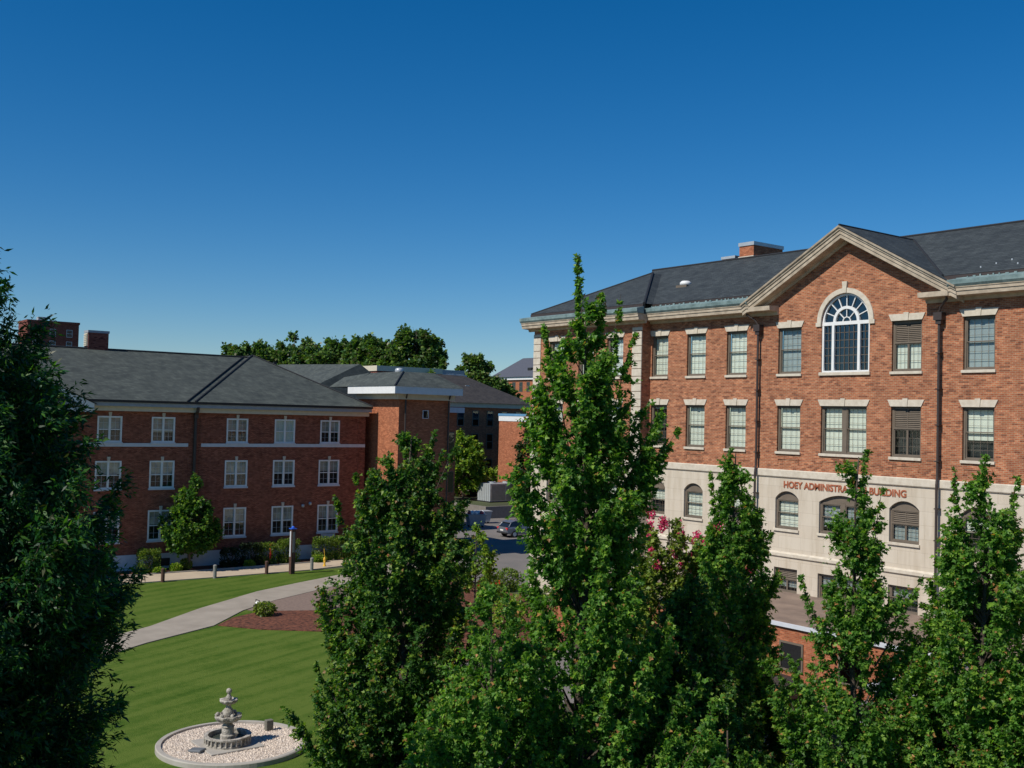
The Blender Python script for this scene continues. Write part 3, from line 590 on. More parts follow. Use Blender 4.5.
def dorm_window(par, a, b, c, d, bl):
    f = MB(); frame_rect(f, a, b, c, d, -.03, .11, .14); mm = (a+b)/2; f.box(mm-.07, mm+.07, -.02, .1, c+.11, d-.11)
    mid = c+(d-c)*.49
    for p, q in ((a+.11, mm-.07), (mm+.07, b-.11)):
        f.box(p, q, 0, .09, mid-.03, mid+.03)
    w = f.build('window', WHITE, par)
    g = MB()
    for p, q in ((a+.11, mm-.07), (mm+.07, b-.11)):
        g.box((p+q)/2-.006, (p+q)/2+.006, .03, .05, c+.11, d-.11)
        for z in ((c+mid)/2, (mid+d)/2): g.box(p, q, .03, .05, z-.006, z+.006)
    g.build('glazing_bars', WHITEG, w)
    MB().box(a+.08, b-.08, .055, .063, c+.08, d-.08).build('pane', GLASS, w)
    if bl > 0:
        k = MB().box(a+.09, b-.09, .13, .14, d-(d-c)*bl, d-.02); k.build('curtain', BLINDC if bl < .9 else BLIND, w)
    MB().box(a, b, .5, .52, c, d).build('window_backing', DARKIN, w)
    MB().box(a-.05, b+.05, -.1, .0, c-.12, c-.001).build('sill', WHITEG, w)
    MB().prismy([(mm-.08, d+.002), (mm+.08, d+.002), (mm+.11, d+.28), (mm-.11, d+.28)], -.08, .0).build('keystone', STONE_T, w)
for i, (a, b) in enumerate(WL):
    for j, (c, d) in enumerate(rows):
        dorm_window(dorm, a-(.05 if j else 0), b+(.05 if j else 0), c, d, rnd.choice([.5, .55, .5, .6, .95, .0, .45, .48]))
for a in (28.0, 41.75):
    q = MB(); z = 1.2; k = 0
    while z < 10.8: q.box(a if k % 2 == 0 else a+.12, a+.70, -.035, .02, z, z+.38); z += .44; k += 1
    q.build('brick_quoin', BRICK_L, dorm)
q = MB(); z = 1.2
while z < 10.8: q.box(28.95, 29.5, -.035, .02, z, z+.38); z += .44
q.build('brick_quoin', BRICK_L, dorm)
m = MB(); m.box(-8.4, 42.6, -.28, .4, 11.0, 11.36); m.box(42.45, 42.6, .4, 14.3, 11.0, 11.36); m.build('frieze', CREAM, dorm)
m = MB(); m.box(-8.6, 42.66, -.6, -.30, 11.33, 11.655); m.box(42.61, 42.66, -.3, 14.4, 11.33, 11.66); m.box(-8.6, 42.6, -.30, .5, 11.362, 11.45); m.build('fascia', FASCIA, dorm)
m = MB(); m.box(-8.6, 42.7, -.70, -.5, 11.60, 11.76); m.build('gutter', BLACK, dorm)
m = MB(); m.poly([(-8.6, -.62, 11.75), (28.5, -.62, 11.75), (36, 7.1, 15.52), (-1, 7.1, 15.52)]); m.poly([(-8.6, -.62, 11.75), (-8.6, 14.8, 11.75), (-1, 7.1, 15.52)]); m.poly([(-8.6, 14.8, 11.75), (43.1, 14.8, 11.75), (36, 7.1, 15.52), (-1, 7.1, 15.52)])
m.poly([(28.4, -.66, 11.77), (42.72, -.66, 11.77), (35.75, 6.9, 15.7)]); m.poly([(42.72, -.66, 11.77), (42.72, 30, 11.77), (35.75, 30, 15.7), (35.75, 6.9, 15.7)]); m.poly([(28.4, -.66, 11.77), (28.4, 30, 11.77), (35.75, 30, 15.7), (35.75, 6.9, 15.7)])
rf = m.build('roof', SLATE_L, dorm)
m = MB(); m.tube([(28.3, -.66, 11.80), (35.75, 6.9, 15.73)], .07, 6); m.tube([(27.7, -.66, 11.80), (35.0, 7.0, 15.55)], .05, 6); m.tube([(42.72, -.66, 11.80), (35.75, 6.9, 15.73)], .06, 6); m.tube([(-1, 7.1, 15.56), (35.6, 7.1, 15.56)], .07, 6); m.build('ridge_cap', RIDGE, rf)
m = MB().box(37.2, 37.45, 5.9, 6.1, 14.6, 15.25); m.build('roof_vent', BLACK, rf)
c = MB().box(22.95, 24.4, 7.0, 8.0, 15.3, 16.72).build('chimney', BRICK_D, rf)
MB().box(22.9, 24.45, 6.95, 8.05, 16.72, 16.9).build('cap', FASCIA, c)
lv = MB().box(22.90, 22.95, 7.1, 7.9, 15.72, 16.68)
for k in range(7): lv.box(22.84, 22.90, 7.12, 7.88, 15.75+k*.135, 15.82+k*.135)
lv.build('louvre', CREAM, c)
m = MB(); m.tube([(28.55, -.55, 11.4), (28.55, -.5, 11.1), (28.55, -.16, 10.8), (28.55, -.14, .6)], .12, 8); m.box(28.42, 28.68, -.34, -.06, 10.6, 10.95); m.build('downspout', PIPE, dorm)  # real downspout, pipe thickened to stand in for the dark shade strip
# projecting gabled wing at the left end
m = MB(); m.box(6, 20.6, -.3, 0, 0, 11.0); m.prismy([(6, 11), (20.6, 11), (13.3, 14.4)], -.3, 1.5); m.build('brick_wall', BRICK_L, dorm, bevel=0)
m = MB()
for sx in (-1, 1): m.prismy([(13.3, 15.2), (13.3+sx*8.0, 11.45), (13.3+sx*8.0, 11.0), (13.3, 14.65)], -.85, -.3)
m.box(19.6, 21.2, -.8, -.28, 10.9, 11.15); m.build('gable_trim', WHITE, dorm)
m = MB()
for sx in (-1, 1): m.poly([(13.3, -.95, 15.24), (13.3, 6.2, 15.24), (13.3+sx*8.2, 6.2, 11.42), (13.3+sx*8.2, -.95, 11.42)])
m.build('gable_roof', SLATE_L, dorm)
for z in (9.7, 6.6, 3.1):
    pass
# small fittings
m = MB().box(25.85, 27.05, -.075, -.04, .22, .76); m.build('basement_vent', BLACK, dorm)
m = MB().box(38.8, 40.0, -.06, -.01, 1.42, 1.86); m.build('wall_plaque', WHITEG, dorm)
for y, z in ((37.15, 4.1), (37.75, 4.25)): MB().lathe([(.01, .14), (.1, .12), (.13, 0), (.1, -.1), (.01, -.12)], (y, -.15, z), 10).build('security_light', STEEL, dorm, smooth=True)
for y in (41.3,):
    pass

# ------------------------------------------------------------------ stair tower and buildings behind
tw = empty('stair_tower', (-76, 43.2, 0), 0, 'square brick stair tower with deep white fascia and low slate roof', 'tower')
m = MB(); m.box(-1.5, 4.8, 0, 4.72, 0, 12.4); m.build('brick_wall', BRICK_T, tw)
m = MB(); m.box(-1.6, 5.8, -1.0, 5.25, 12.82, 13.40); m.build('fascia', WHITE, tw)
m = MB(); m.box(-1.55, 5.1, -.3, 5.0, 12.4, 12.82); m.build('soffit', CREAM, tw)
m = MB(); m.loft([[(-1.65, -1.05, 13.40), (5.85, -1.05, 13.40), (5.85, 5.3, 13.40), (-1.65, 5.3, 13.40)], [(-1.6, 1.1, 14.6), (3.5, 1.1, 14.6), (3.5, 4.0, 14.6), (-1.6, 4.0, 14.6)]]); m.loft([[(-6, -.4, 13.42), (-1.66, -.4, 13.42), (-1.66, 3.2, 13.42), (-6, 3.2, 13.42)], [(-6, 1.0, 14.3), (-1.66, 1.0, 14.6), (-1.66, 1.8, 14.6), (-6, 1.8, 14.3)]]); rt = m.build('roof', SLATE_L, tw)
m = MB(); m.tube([(5.85, -1.05, 13.44), (3.5, 1.1, 14.64)], .06, 6); m.build('ridge_cap', RIDGE, rt)
f = MB(); f.box(4.78, 4.84, 2.15, 2.7, 10.95, 11.6); w = f.build('window', WHITEG, tw); MB().box(4.84, 4.85, 2.22, 2.63, 11.0, 11.55).build('pane', GLASSD, w)
for y in (.5, 4.5): MB().tube([(5.3, y-.1, 12.8), (4.95, y, 12.35), (4.92, y, .3)], .07, 8).build('downspout', PIPE, tw)
m = MB().lathe([(.35, 0), (.35, .35), (.28, .45), (.02, .5)], (.4, 2.6, 14.55), 12); m.build('roof_vent', STEEL, tw, smooth=True)
# lean link beside tower
lk = empty('link_building', (-81, 48.6, 0), 0, 'narrow dark brick stair block with a flat white canopy behind the stair tower', 'building')
MB().box(2.0, 3.6, -.6, 4.2, 0, 11.5).build('brick_wall', BRICK_T, lk); MB().box(1.9, 4.1, -.6, 4.7, 11.5, 11.95).build('canopy', WHITEG, lk)
for z in (8.0, 4.6):
    f = MB().box(3.6, 3.66, 3.2, 4.0, z, z+1.8); w = f.build('window', TAUPE, lk); MB().box(3.66, 3.67, 3.25, 3.95, z+.05, z+1.75).build('pane', GLASSD, w)

def simple_window(par, p, d_, u, z0, z1, w_, fm=TAUPE, gm=None):
    """p point on wall, d_ along-wall unit, u outward unit"""
    p = Vector(p); d_ = Vector(d_); u = Vector(u)
    def bx(mb, a, b, c, e, o0, o1):
        q = [p+d_*s+u*o for s, o in ((a, o0), (b, o0), (b, o1), (a, o1))]
        mb.loft([[(v.x, v.y, c) for v in q], [(v.x, v.y, e) for v in q]])
    f = MB(); bx(f, -w_/2, -w_/2+.09, z0, z1, 0, .07); bx(f, w_/2-.09, w_/2, z0, z1, 0, .07); bx(f, -w_/2+.09, w_/2-.09, z0, z0+.1, 0, .07); bx(f, -w_/2+.09, w_/2-.09, z1-.1, z1, 0, .07)
    bx(f, -w_/2+.09, w_/2-.09, (z0+z1)/2-.04, (z0+z1)/2+.04, 0, .06)
    w = f.build('window', fm, par); g = MB(); bx(g, -w_/2+.08, w_/2-.08, z0+.08, z1-.08, 0, .03); g.build('pane', gm or GLASSD, w)
# building with brown roof beyond parking
bb = empty('classroom_building', (-120, 80, 0), 0, 'dark brick block with brown hip roof beyond the parking lot', 'building')
MB().box(-12, 5, -11, 9.9, 0, 12.4).build('brick_wall', BRICK_T, bb)
MB().box(-12.4, 5.4, -11.4, 10.3, 12.4, 13.0).build('cornice', CREAM, bb)
m = MB(); m.loft([[(-12.8, -11.8, 13.0), (5.9, -11.8, 13.0), (5.9, 10.7, 13.0), (-12.8, 10.7, 13.0)], [(-3.5, -6, 16.95), (-3.3, -6, 16.95), (-3.3, 5.2, 16.85), (-3.5, 5.2, 16.85)]]); rb = m.build('roof', SLATE_B, bb)
m = MB().box(-.2, .4, 3.0, 3.6, 14.7, 15.4); m.build('skylight', STEEL, rb)
for k in range(7):
    for z0, z1 in ((9.95, 12.0), (6.9, 9.0), (3.6, 5.7)): simple_window(bb, (5, -5.6+k*2.35, 0), (0, 1, 0), (1, 0, 0), z0, z1, 1.05)
fb = empty('flat_roof_building', (-147, 81, 0), 0, 'pale flat roofed block peeping above the stair tower roof', 'building')
MB().box(-14, 7, 0, 11.5, 0, 17.7).build('brick_wall', BRICK_D, fb); MB().box(-14.2, 7.1, -.15, 11.6, 17.7, 18.5).build('parapet', CREAM, fb); MB().box(2, 6.9, 11.62, 15.9, 12, 18.4).build('penthouse', FASCIA, fb); MB().box(1.9, 7.0, 11.62, 16.3, 17.5, 17.7).build('coping', WHITEG, fb)
# wing behind the dormitory
wb = empty('rear_wing', (-96, 49, 0), 0, 'grey slate hip roofed wing rising behind the dormitory', 'building')
MB().box(-16, 8.2, -7, 4, 0, 11.8).build('brick_wall', BRICK_L, wb); MB().box(-16.4, 8.6, -7.4, 4.4, 11.8, 12.3).build('frieze', CREAM, wb)
m = MB(); m.loft([[(-16.8, -7.8, 12.3), (9.2, -7.8, 12.3), (9.2, 4.8, 12.3), (-16.8, 4.8, 12.3)], [(-9, -.05, 16.2), (8.1, -.05, 15.8), (8.1, .05, 15.8), (-9, .05, 16.2)]]); m.build('roof', SLATE_L, wb)
# low orange block
ob = empty('brick_store', (-107.8, 80, .95), 0, 'windowless orange brick block with white and blue coping', 'building')
MB().box(0, 18, 0, 14, 0, 9.8).build('brick_wall', BRICK_T, ob); MB().box(-.05, 18, -.05, 14, 9.8, 10.45).build('white_band', WHITE, ob); MB().box(-.1, 18.1, -.1, 14.1, 10.45, 10.72).build('blue_coping', plain('blue_coping', (.12, .28, .45), .5), ob)
# far lit hall
fh = empty('distant_hall', (-235, 180, 0), 0, 'distant sunlit brick hall with dark slate roof at the gap beside the big hall', 'building')
MB().box(-10.5, 25, 0, 16, 0, 21.6).build('brick_wall', BRICK_T, fh); MB().box(-11, 25, -.5, 16, 21.6, 22.4).build('cornice', WHITE, fh)
m = MB(); m.loft([[(-11.4, -.9, 22.4), (25, -.9, 22.4), (25, 17, 22.4), (-11.4, 17, 22.4)], [(-7.5, 7.9, 28.2), (22, 7.9, 28.2), (22, 8.1, 28.2), (-7.5, 8.1, 28.2)]]); rr = m.build('roof', plain('blue_slate', (.085, .09, .11), .6), fh)
MB().box(.3, 1.3, 6.8, 8.6, 27.2, 29.4).build('chimney', BRICK_D, rr); MB().box(2.5, 4.2, 1.8, 2.6, 24.3, 25.0).build('dormer_vent', BLACK, rr); MB().box(7, 10, 7.5, 9, 27.5, 28.9).build('chimney', BLACK, rr)
for k in range(8):
    for z0, z1 in ((18.3, 21.0), (13.5, 16.5)): simple_window(fh, (-7.5+k*3.2, 0, 0), (1, 0, 0), (0, -1, 0), z0, z1, 1.5)
# far high-rise
hr = empty('tower_block', (-300, 70, -1.2), 0, 'distant dark red brick apartment block above the dormitory roof', 'building')
MB().box(-10, 0, -1.5, 11.4, 0, 34.4).build('brick_wall', BRICK_D, hr); MB().box(-10.2, .2, -1.7, 11.6, 34.4, 35.0).build('parapet', BRICK_D, hr)
for k in range(3):
    for j in range(6): simple_window(hr, (0, .6+k*4.2, 0), (0, 1, 0), (1, 0, 0), 30.9-j*3.15, 32.9-j*3.15, 1.5, WHITEG, GLASS)
MB().box(-6, -4, 2, 4, 35, 36.2).build('roof_plant', STEEL, hr)

# ------------------------------------------------------------------ site objects
# fountain in its gravel ring
FX, FY = -34.35, 14.75
rg = MB(); n = 64
ri, ro = 2.30, 2.48
rg.loft([[(ro*math.cos(a), ro*math.sin(a), 0) for a in [2*math.pi*j/n for j in range(n)]], [(ro*math.cos(a), ro*math.sin(a), .15) for a in [2*math.pi*j/n for j in range(n)]], [((ro-.03)*math.cos(a), (ro-.03)*math.sin(a), .18) for a in [2*math.pi*j/n for j in range(n)]], [(ri*math.cos(a), ri*math.sin(a), .18) for a in [2*math.pi*j/n for j in range(n)]], [(ri*math.cos(a), ri*math.sin(a), .05) for a in [2*math.pi*j/n for j in range(n)]]], cap=False)
bed = empty('gravel_bed', (FX, FY, 0), 0, 'round concrete edged bed of white gravel on the lawn', 'gravel bed')
rg.build('kerb', CONC, bed)
gm = MB(); rnd = random.Random(3)
gm.prismz([(2.29*math.cos(2*math.pi*j/48), 2.29*math.sin(2*math.pi*j/48)) for j in range(48)], .03, .11)
for k in range(5200):
    a = rnd.random()*6.283; r = 2.24*math.sqrt(rnd.random()); s = .018+.028*rnd.random(); x, y = r*math.cos(a), r*math.sin(a); t = rnd.random()*3
    q = [(x+s*math.cos(t+u)*(1+.4*rnd.random()), y+s*math.sin(t+u)) for u in (0, 1.57, 3.14, 4.71)]
    i = len(gm.v); gm.v += [(p[0], p[1], .105) for p in q]+[(x+s*.2, y, .11+s*1.1)]; gm.f += [(i, i+1, i+4), (i+1, i+2, i+4), (i+2, i+3, i+4), (i+3, i, i+4)]
gm.build('gravel', GRAVEL, bed)
fo = empty('fountain', (FX+.06, FY-.22, .11), R(0), 'tiered grey stone fountain with two scalloped bowls on the gravel bed', 'fountain')
fo.scale = (.94, .94, .93)
m = MB(); m.prismz([(-.98, -.98), (.98, -.98), (.98, .98), (-.98, .98)], 0, .06); pl = m.build('plinth', CONC, fo, bevel=.015)
m = MB(); n = 32
def rr_(r, z): return [(r*math.cos(2*math.pi*j/n), r*math.sin(2*math.pi*j/n), z) for j in range(n)]
m.loft([rr_(.80, .06), rr_(.80, .12), rr_(.75, .14), rr_(.75, .30), rr_(.82, .32), rr_(.82, .38), rr_(.68, .38), rr_(.68, .12), rr_(.05, .10)], cap=False)
for k in range(28):
    a = 2*math.pi*k/28; m.tube([(.79*math.cos(a), .79*math.sin(a), .12), (.79*math.cos(a), .79*math.sin(a), .32)], .03, 5)
m.build('basin', FOUNT, fo)
MB().lathe([(.66, .2), (.66, .22)], (0, 0, 0), 24).build('water', plain('fountain_water', (.05, .06, .05), .08), fo)
m = MB().lathe([(.26, .1), (.26, .36), (.21, .40), (.21, .62), (.24, .66), (.16, .72), (.14, .8), (.2, .86)], (0, 0, 0), 20); m.build('column', FOUNT, fo, smooth=False)
m = MB().lathe([(.15, .80), (.3, .84), (.42, .93), (.46, 1.04), (.44, 1.07), (.40, 1.0), (.3, .93), (.1, .9)], (0, 0, 0), 48, .10, 8); m.build('lower_bowl', FOUNT, fo, smooth=True)
m = MB().lathe([(.08, .9), (.18, 1.0), (.2, 1.12), (.16, 1.25), (.1, 1.32), (.09, 1.42), (.14, 1.46)], (0, 0, 0), 20)
for k in range(6):
    a = k*math.pi/3; m.lathe([(.01, -.07), (.06, -.04), (.075, 0), (.06, .05), (.01, .08)], (.36*math.cos(a), .36*math.sin(a), 1.08), 8)
m.build('baluster', FOUNT, fo, smooth=True)
m = MB().lathe([(.1, 1.42), (.2, 1.46), (.29, 1.54), (.31, 1.61), (.28, 1.62), (.2, 1.56), (.05, 1.53)], (0, 0, 0), 48, .10, 8); m.build('upper_bowl', FOUNT, fo, smooth=True)
m = MB().lathe([(.06, 1.52), (.11, 1.6), (.1, 1.7), (.06, 1.76), (.05, 1.8), (.09, 1.85), (.1, 1.91), (.08, 1.97), (.02, 2.0)], (0, 0, 0), 16); m.build('finial', FOUNT, fo, smooth=True)
m = MB().box(-.24, .24, -.18, .18, 0, .08); o = m.build('stone_slab', SLAB, None, bevel=.02); o.location = (-34.1, 13.42, .12); o.rotation_euler = (0, R(-4), R(35)); tag(o, 'dark flat stone slab lying on the gravel left of the fountain', 'slab')
m = MB().box(-.1, .1, -.13, .13, 0, .36); o = m.build('stone_marker', plain('stone_dark', (.16, .15, .12), .8), None, bevel=.015); o.location = (-35.05, 16.35, .12); tag(o, 'small upright dark stone block on the gravel right of the fountain', 'marker stone')

# bollards with chain walk
for i, (x, y, mt, lab) in enumerate([(-69.2, 24.56, WOODP, 'brown wooden bollard leftmost on the lawn edge'), (-69.25, 28.08, GREYP, 'grey weathered bollard left of the dormitory sapling line'), (-69.4, 31.85, WOODP, 'brown bollard between the grey bollard and the blue light post'), (-69.6, 35.38, GREYP, 'grey bollard right of the blue light post')]):
    b = empty('bollard', (x, y, 0), 0, lab, 'bollard', 'bollards along the lawn edge')
    b.scale = (.85, .85, .85); MB().lathe([(.14, 0), (.14, .86), (.145, .87), (.145, .93)], (0, 0, 0), 14).build('post', mt, b); MB().lathe([(.15, .93), (.15, 1.0), (.1, 1.06), (.02, 1.08)], (0, 0, 0), 14).build('cap', mt, b)
# emergency blue light post
b = empty('emergency_call_post', (-68.7, 33.4, 0), 0, 'tall brown emergency post with white strip and blue lamp on top', 'emergency post')
MB().box(-.16, .16, -.16, .16, 0, 3.1).build('post', WOODP, b, bevel=.02); MB().box(-.08, .08, -.18, -.16, 1.2, 2.95).build('white_strip', WHITEG, b); MB().box(.16, .175, -.08, .08, 1.5, 2.9).build('side_strip', GREYP, b)
MB().box(-.21, .21, -.21, .21, 3.1, 3.16).lathe([(.11, 3.16), (.11, 3.24), (.07, 3.29), (.01, 3.31)], (0, 0, 0), 14).build('blue_lamp', BLUE, b)
# bench
b = empty('bench', (-54.9, 29.0, .05), R(20), 'dark metal garden bench on the mulch edge beside the paved triangle', 'bench')
s = MB()
for k in range(5): s.box(-.75, .75, -.22+k*.1, -.15+k*.1, .43, .46)
s.build('seat', BLACK, b); s = MB()
for k in range(5): s.box(-.75, .75, .26+k*.012, .285+k*.012, .5+k*.08, .56+k*.08)
s.build('backrest', BLACK, b)
for x in (-.72, .72):
    for y in (-.2, .24): MB().box(x-.025, x+.025, y-.025, y+.025, 0, .44 if y < 0 else .92).build('leg', BLACK, b)
    MB().box(x-.03, x+.03, -.24, .26, .62, .65).build('armrest', BLACK, b)
# garden light on the path edge
b = empty('garden_spotlight', (-57.5, 25.9, .05), 0, 'small black and white ground spotlight at the path edge', 'spotlight')
MB().box(-.22, .22, -.17, .17, 0, .16).build('housing', BLACK, b, bevel=.02); MB().lathe([(.01, .38), (.10, .35), (.14, .28), (.1, .2), (.02, .16)], (0, 0, 0), 12).build('lens', LAMP, b, smooth=True); MB().tube([(-.24, 0, .1), (-.24, 0, .44), (.24, 0, .44), (.24, 0, .1)], .025, 6).build('bracket', BLACK, b)
# red standpipe, yellow hydrant tool
b = empty('standpipe', (-73.6, 34.1, .04), 0, 'red standpipe among the shrubs at the dormitory wall', 'standpipe')
MB().lathe([(.17, 0), (.17, .06), (.11, .1), (.11, 1.25), (.15, 1.28), (.15, 1.42), (.04, 1.5)], (0, 0, 0), 12).build('pipe', RED, b); MB().tube([(-.22, 0, 1.1), (.22, 0, 1.1)], .07, 8).build('outlet', RED, b)
b = empty('fire_hydrant', (-70.6, 36.9, .07), 0, 'yellow and orange hydrant post at the sidewalk edge', 'hydrant')
b.scale = (.6, .6, .85); MB().lathe([(.2, 0), (.2, .08), (.12, .12), (.12, .5), (.17, .54), (.17, .62), (.1, .75), (.03, .8)], (0, 0, 0), 12).build('barrel', YEL, b, smooth=False); MB().tube([(-.22, 0, .42), (.22, 0, .42)], .07, 8).build('outlet', YEL, b); MB().tube([(.0, 0, .75), (-.06, -.08, 1.5)], .035, 6).build('marker_rod', YEL, b)
# condenser, bins
b = empty('air_handler', (-102.4, 74, 1.25), 0, 'large grey ribbed air handling unit on the terrace by the orange block', 'air handler')
MB().box(-1.3, 1.25, 0, 4.6, .12, 2.2).build('casing', STEEL, b, bevel=.02)
s = MB()
for k in range(7): s.box(-1.25+k*.36, -1.21+k*.36, -.03, .001, .16, 2.16)
s.build('rib', GREYP, b); MB().box(-1.35, 1.3, -.05, 4.65, 0, .12).build('base_rail', BLACK, b)
MB().box(1.25, 1.27, .15, 2.2, .25, 2.05).box(1.25, 1.27, 2.35, 4.45, .25, 2.05).build('side_panel', plain('warm_grey_panel', (.36, .31, .25), .6), b)
for y in (1.1, 3.3): MB().lathe([(.5, 2.2), (.5, 2.35), (.42, 2.37), (.05, 2.3)], (0, y, 0), 16).build('fan_hood', STEEL, b)
def bin_(x, y, rz, lab, bags):
    b = empty('waste_cart', (x, y, 0), rz, lab, 'waste cart', 'waste carts at the back of the parking lot')
    MB().loft([[(-.75, -.5, .2), (.75, -.5, .2), (.75, .5, .2), (-.75, .5, .2)], [(-.95, -.6, 1.25), (.95, -.6, 1.25), (.95, .6, 1.25), (-.95, .6, 1.25)], [(-1, -.65, 1.25), (1, -.65, 1.25), (1, .65, 1.25), (-1, .65, 1.25)], [(-1, -.65, 1.33), (1, -.65, 1.33), (1, .65, 1.33), (-1, .65, 1.33)]]).build('tub', BINB, b)
    for sx in (-.6, .6):
        for sy in (-.38, .38): MB().tube([(sx, sy-.04, .1), (sx, sy+.04, .1)], .1, 10).build('wheel', TYRE, b)
    r = random.Random(7)
    if bags:
        s = [MB(), MB()]
        for k in range(8): s[k % 2].lathe([(.02, -.2), (.22, -.1), (.26, .05), (.14, .2), (.02, .26)], (-.7+.2*k, r.uniform(-.3, .3), 1.42), 8, .12, 3)
        s[0].build('refuse', SHIRT, b, smooth=True); s[1].build('refuse', WHITE, b, smooth=True)
bin_(-89.3, 63.6, R(75), 'blue grey waste cart heaped with red and white refuse', True)
bin_(-92.2, 66.4, R(80), 'empty blue grey waste cart behind the heaped one', False)

# cars
def car(loc, rz, paint, label):
    c = empty('parked_car', loc, rz, label, 'car', 'parked cars')
    # y = length (front +y), x = width
    st = [(-2.25, .50, .80, .78), (-2.18, .34, .95, .88), (-1.7, .28, 1.0, .91), (-.6, .26, 1.0, .92), (.7, .26, .98, .92), (1.5, .28, .92, .90), (2.05, .34, .78, .84), (2.25, .48, .62, .72)]
    m = MB(); rings = []
    for y, zb, zt, w in st:
        rings.append([(-w*.9, y, zb), (w*.9, y, zb), (w, y, zb+.14), (w, y, zt-.16), (w*.93, y, zt), (-w*.93, y, zt), (-w, y, zt-.16), (-w, y, zb+.14)])
    m.loft(rings)
    gh = [(-2.05, 1.0, 1.0, .82, .80), (-1.72, .99, 1.38, .82, .72), (-1.2, .99, 1.52, .83, .68), (0, .98, 1.56, .84, .66), (.45, .97, 1.50, .84, .66), (1.25, .92, .96, .82, .76)]
    r2 = []
    for y, z0, z1, w0, w1 in gh: r2.append([(-w0, y, z0-.03), (w0, y, z0-.03), (w1, y, z1), (-w1, y, z1)])
    bd = m.build('body', paint, c, smooth=False, bevel=.0)
    MB().loft(r2).build('greenhouse', GLASSD if False else plain('car_glass', (.012, .015, .02), .08, spec=.6) if 'car_glass' not in MATS else MATS['car_glass'], c)
    rf = []
    for y, z1, w1 in ((-1.85, 1.40, .70), (-1.2, 1.535, .69), (0, 1.575, .67), (.42, 1.525, .67)): rf.append([(-w1, y, z1-.03), (w1, y, z1-.03), (w1*.9, y, z1+.02), (-w1*.9, y, z1+.02)])
    MB().loft(rf).build('roof_panel', paint, c, smooth=False)
    for sx in (-1, 1):
        MB().tube([(sx*.80, -2.0, 1.0), (sx*.70, -1.7, 1.37)], .045, 5).build('pillar', paint, c); MB().tube([(sx*.84, -.45, .98), (sx*.68, -.5, 1.53)], .035, 5).build('pillar', paint, c); MB().tube([(sx*.81, 1.2, .97), (sx*.665, .45, 1.52)], .04, 5).build('pillar', paint, c)
        MB().box(sx*.72-.16, sx*.72+.16, -2.235, -2.1, .72, .92).build('tail_light', TAIL, c, bevel=.015); MB().box(sx*.62-.15, sx*.62+.15, 2.05, 2.22, .55, .70).build('headlight', LAMP, c, bevel=.015)
        MB().box(sx*.93-.07, sx*.93+.07, .78, .98, .98, 1.12).build('wing_mirror', paint, c, bevel=.02)
        for y in (-1.4, 1.38):
            w = MB().tube([(sx*.70, y, .32), (sx*.925, y, .32)], .33, 20).build('wheel', TYRE, c); MB().tube([(sx*.90, y, .32), (sx*.935, y, .32)], .2, 10).build('rim', STEEL, w)
    MB().box(-.26, .26, -2.275, -2.24, .6, .74).build('licence_plate', WHITE, c); MB().box(-.85, .85, -2.30, -2.15, .36, .5).build('bumper', BLACK, c, bevel=.02)
    return c
car((-80.6, 62.8, .008), R(-4), CARG, 'grey hatchback parked alone at the back of the lot showing its red tail light')
car((-27.6, 33.2, .008), R(88), CARD, 'black car parked below the annex wall seen through the maples')
car((-34.6, 33.4, .008), R(90), CARB, 'blue car parked before the annex behind the third maple')
car((-22.3, 33.4, .008), R(92), CARS, 'silver car parked before the annex right of the black one')
# fence and cabinet near the frame's lower edge
b = empty('board_fence', (-20.9, 29.4, 0), R(15), 'short brown board fence with grey posts between the two right maples', 'fence')
s = MB()
for k in range(14): s.box(-1.3+k*.19, -1.13+k*.19, -.02, .02, .08, 1.75+.02*(k % 3))
s.build('boards', WOODF, b)
for x in (-1.4, -.05, 1.38): MB().box(x-.07, x+.07, -.08, .08, 0, 1.95).build('post', GREYP, b)
b = empty('utility_cabinet', (-19.4, 28.5, 0), 0, 'pale green utility cabinet below the brick wing', 'cabinet')
MB().box(-.8, .8, -.4, .4, .1, 1.7).build('casing', GREENB, b, bevel=.03); MB().box(-.85, .85, -.45, .45, 0, .1).build('base', CONC, b); MB().box(-.01, .01, -.42, -.4, .2, 1.6).build('door_seam', BLACK, b)
# person behind the car
pe = empty('person', (-83.4, 67.6, .008), R(200), 'person in a maroon top walking behind the grey hatchback', 'person')
def skinned(name, joints, edges, mat, par):
    me = bpy.data.meshes.new(name); me.from_pydata([j[:3] for j in joints], edges, []); o = bpy.data.objects.new(name, me); col.objects.link(o); o.parent = par
    mo = o.modifiers.new('skin', 'SKIN'); bpy.context.view_layer.update()
    for v, j in zip(me.skin_vertices[0].data, joints): v.radius = (j[3], j[3])
    me.skin_vertices[0].data[0].use_root = True
    o.modifiers.new('sub', 'SUBSURF').levels = 1
    me.materials.append(mat); return o
J = [(0, 0, .95, .14), (0, 0, 1.15, .13), (0, 0, 1.38, .16), (0, 0, 1.5, .06), (0, .01, 1.6, .085), (0, .01, 1.7, .08), (.17, 0, 1.42, .06), (.22, .05, 1.15, .045), (.22, -.08, .92, .032), (.22, -.1, .83, .03), (-.17, 0, 1.42, .06), (-.23, -.04, 1.15, .045), (-.22, -.16, .95, .032), (-.22, -.2, .87, .03), (.1, 0, .88, .095), (.1, -.12, .5, .06), (.1, -.05, .08, .04), (.1, -.2, .04, .035), (-.1, 0, .88, .095), (-.1, .12, .5, .06), (-.1, .3, .14, .04), (-.1, .2, .05, .035)]
Eg = [(0, 1), (1, 2), (2, 3), (3, 4), (4, 5), (2, 6), (6, 7), (7, 8), (8, 9), (2, 10), (10, 11), (11, 12), (12, 13), (0, 14), (14, 15), (15, 16), (16, 17), (0, 18), (18, 19), (19, 20), (20, 21)]
skinned('body', J, Eg, SKIN, pe)
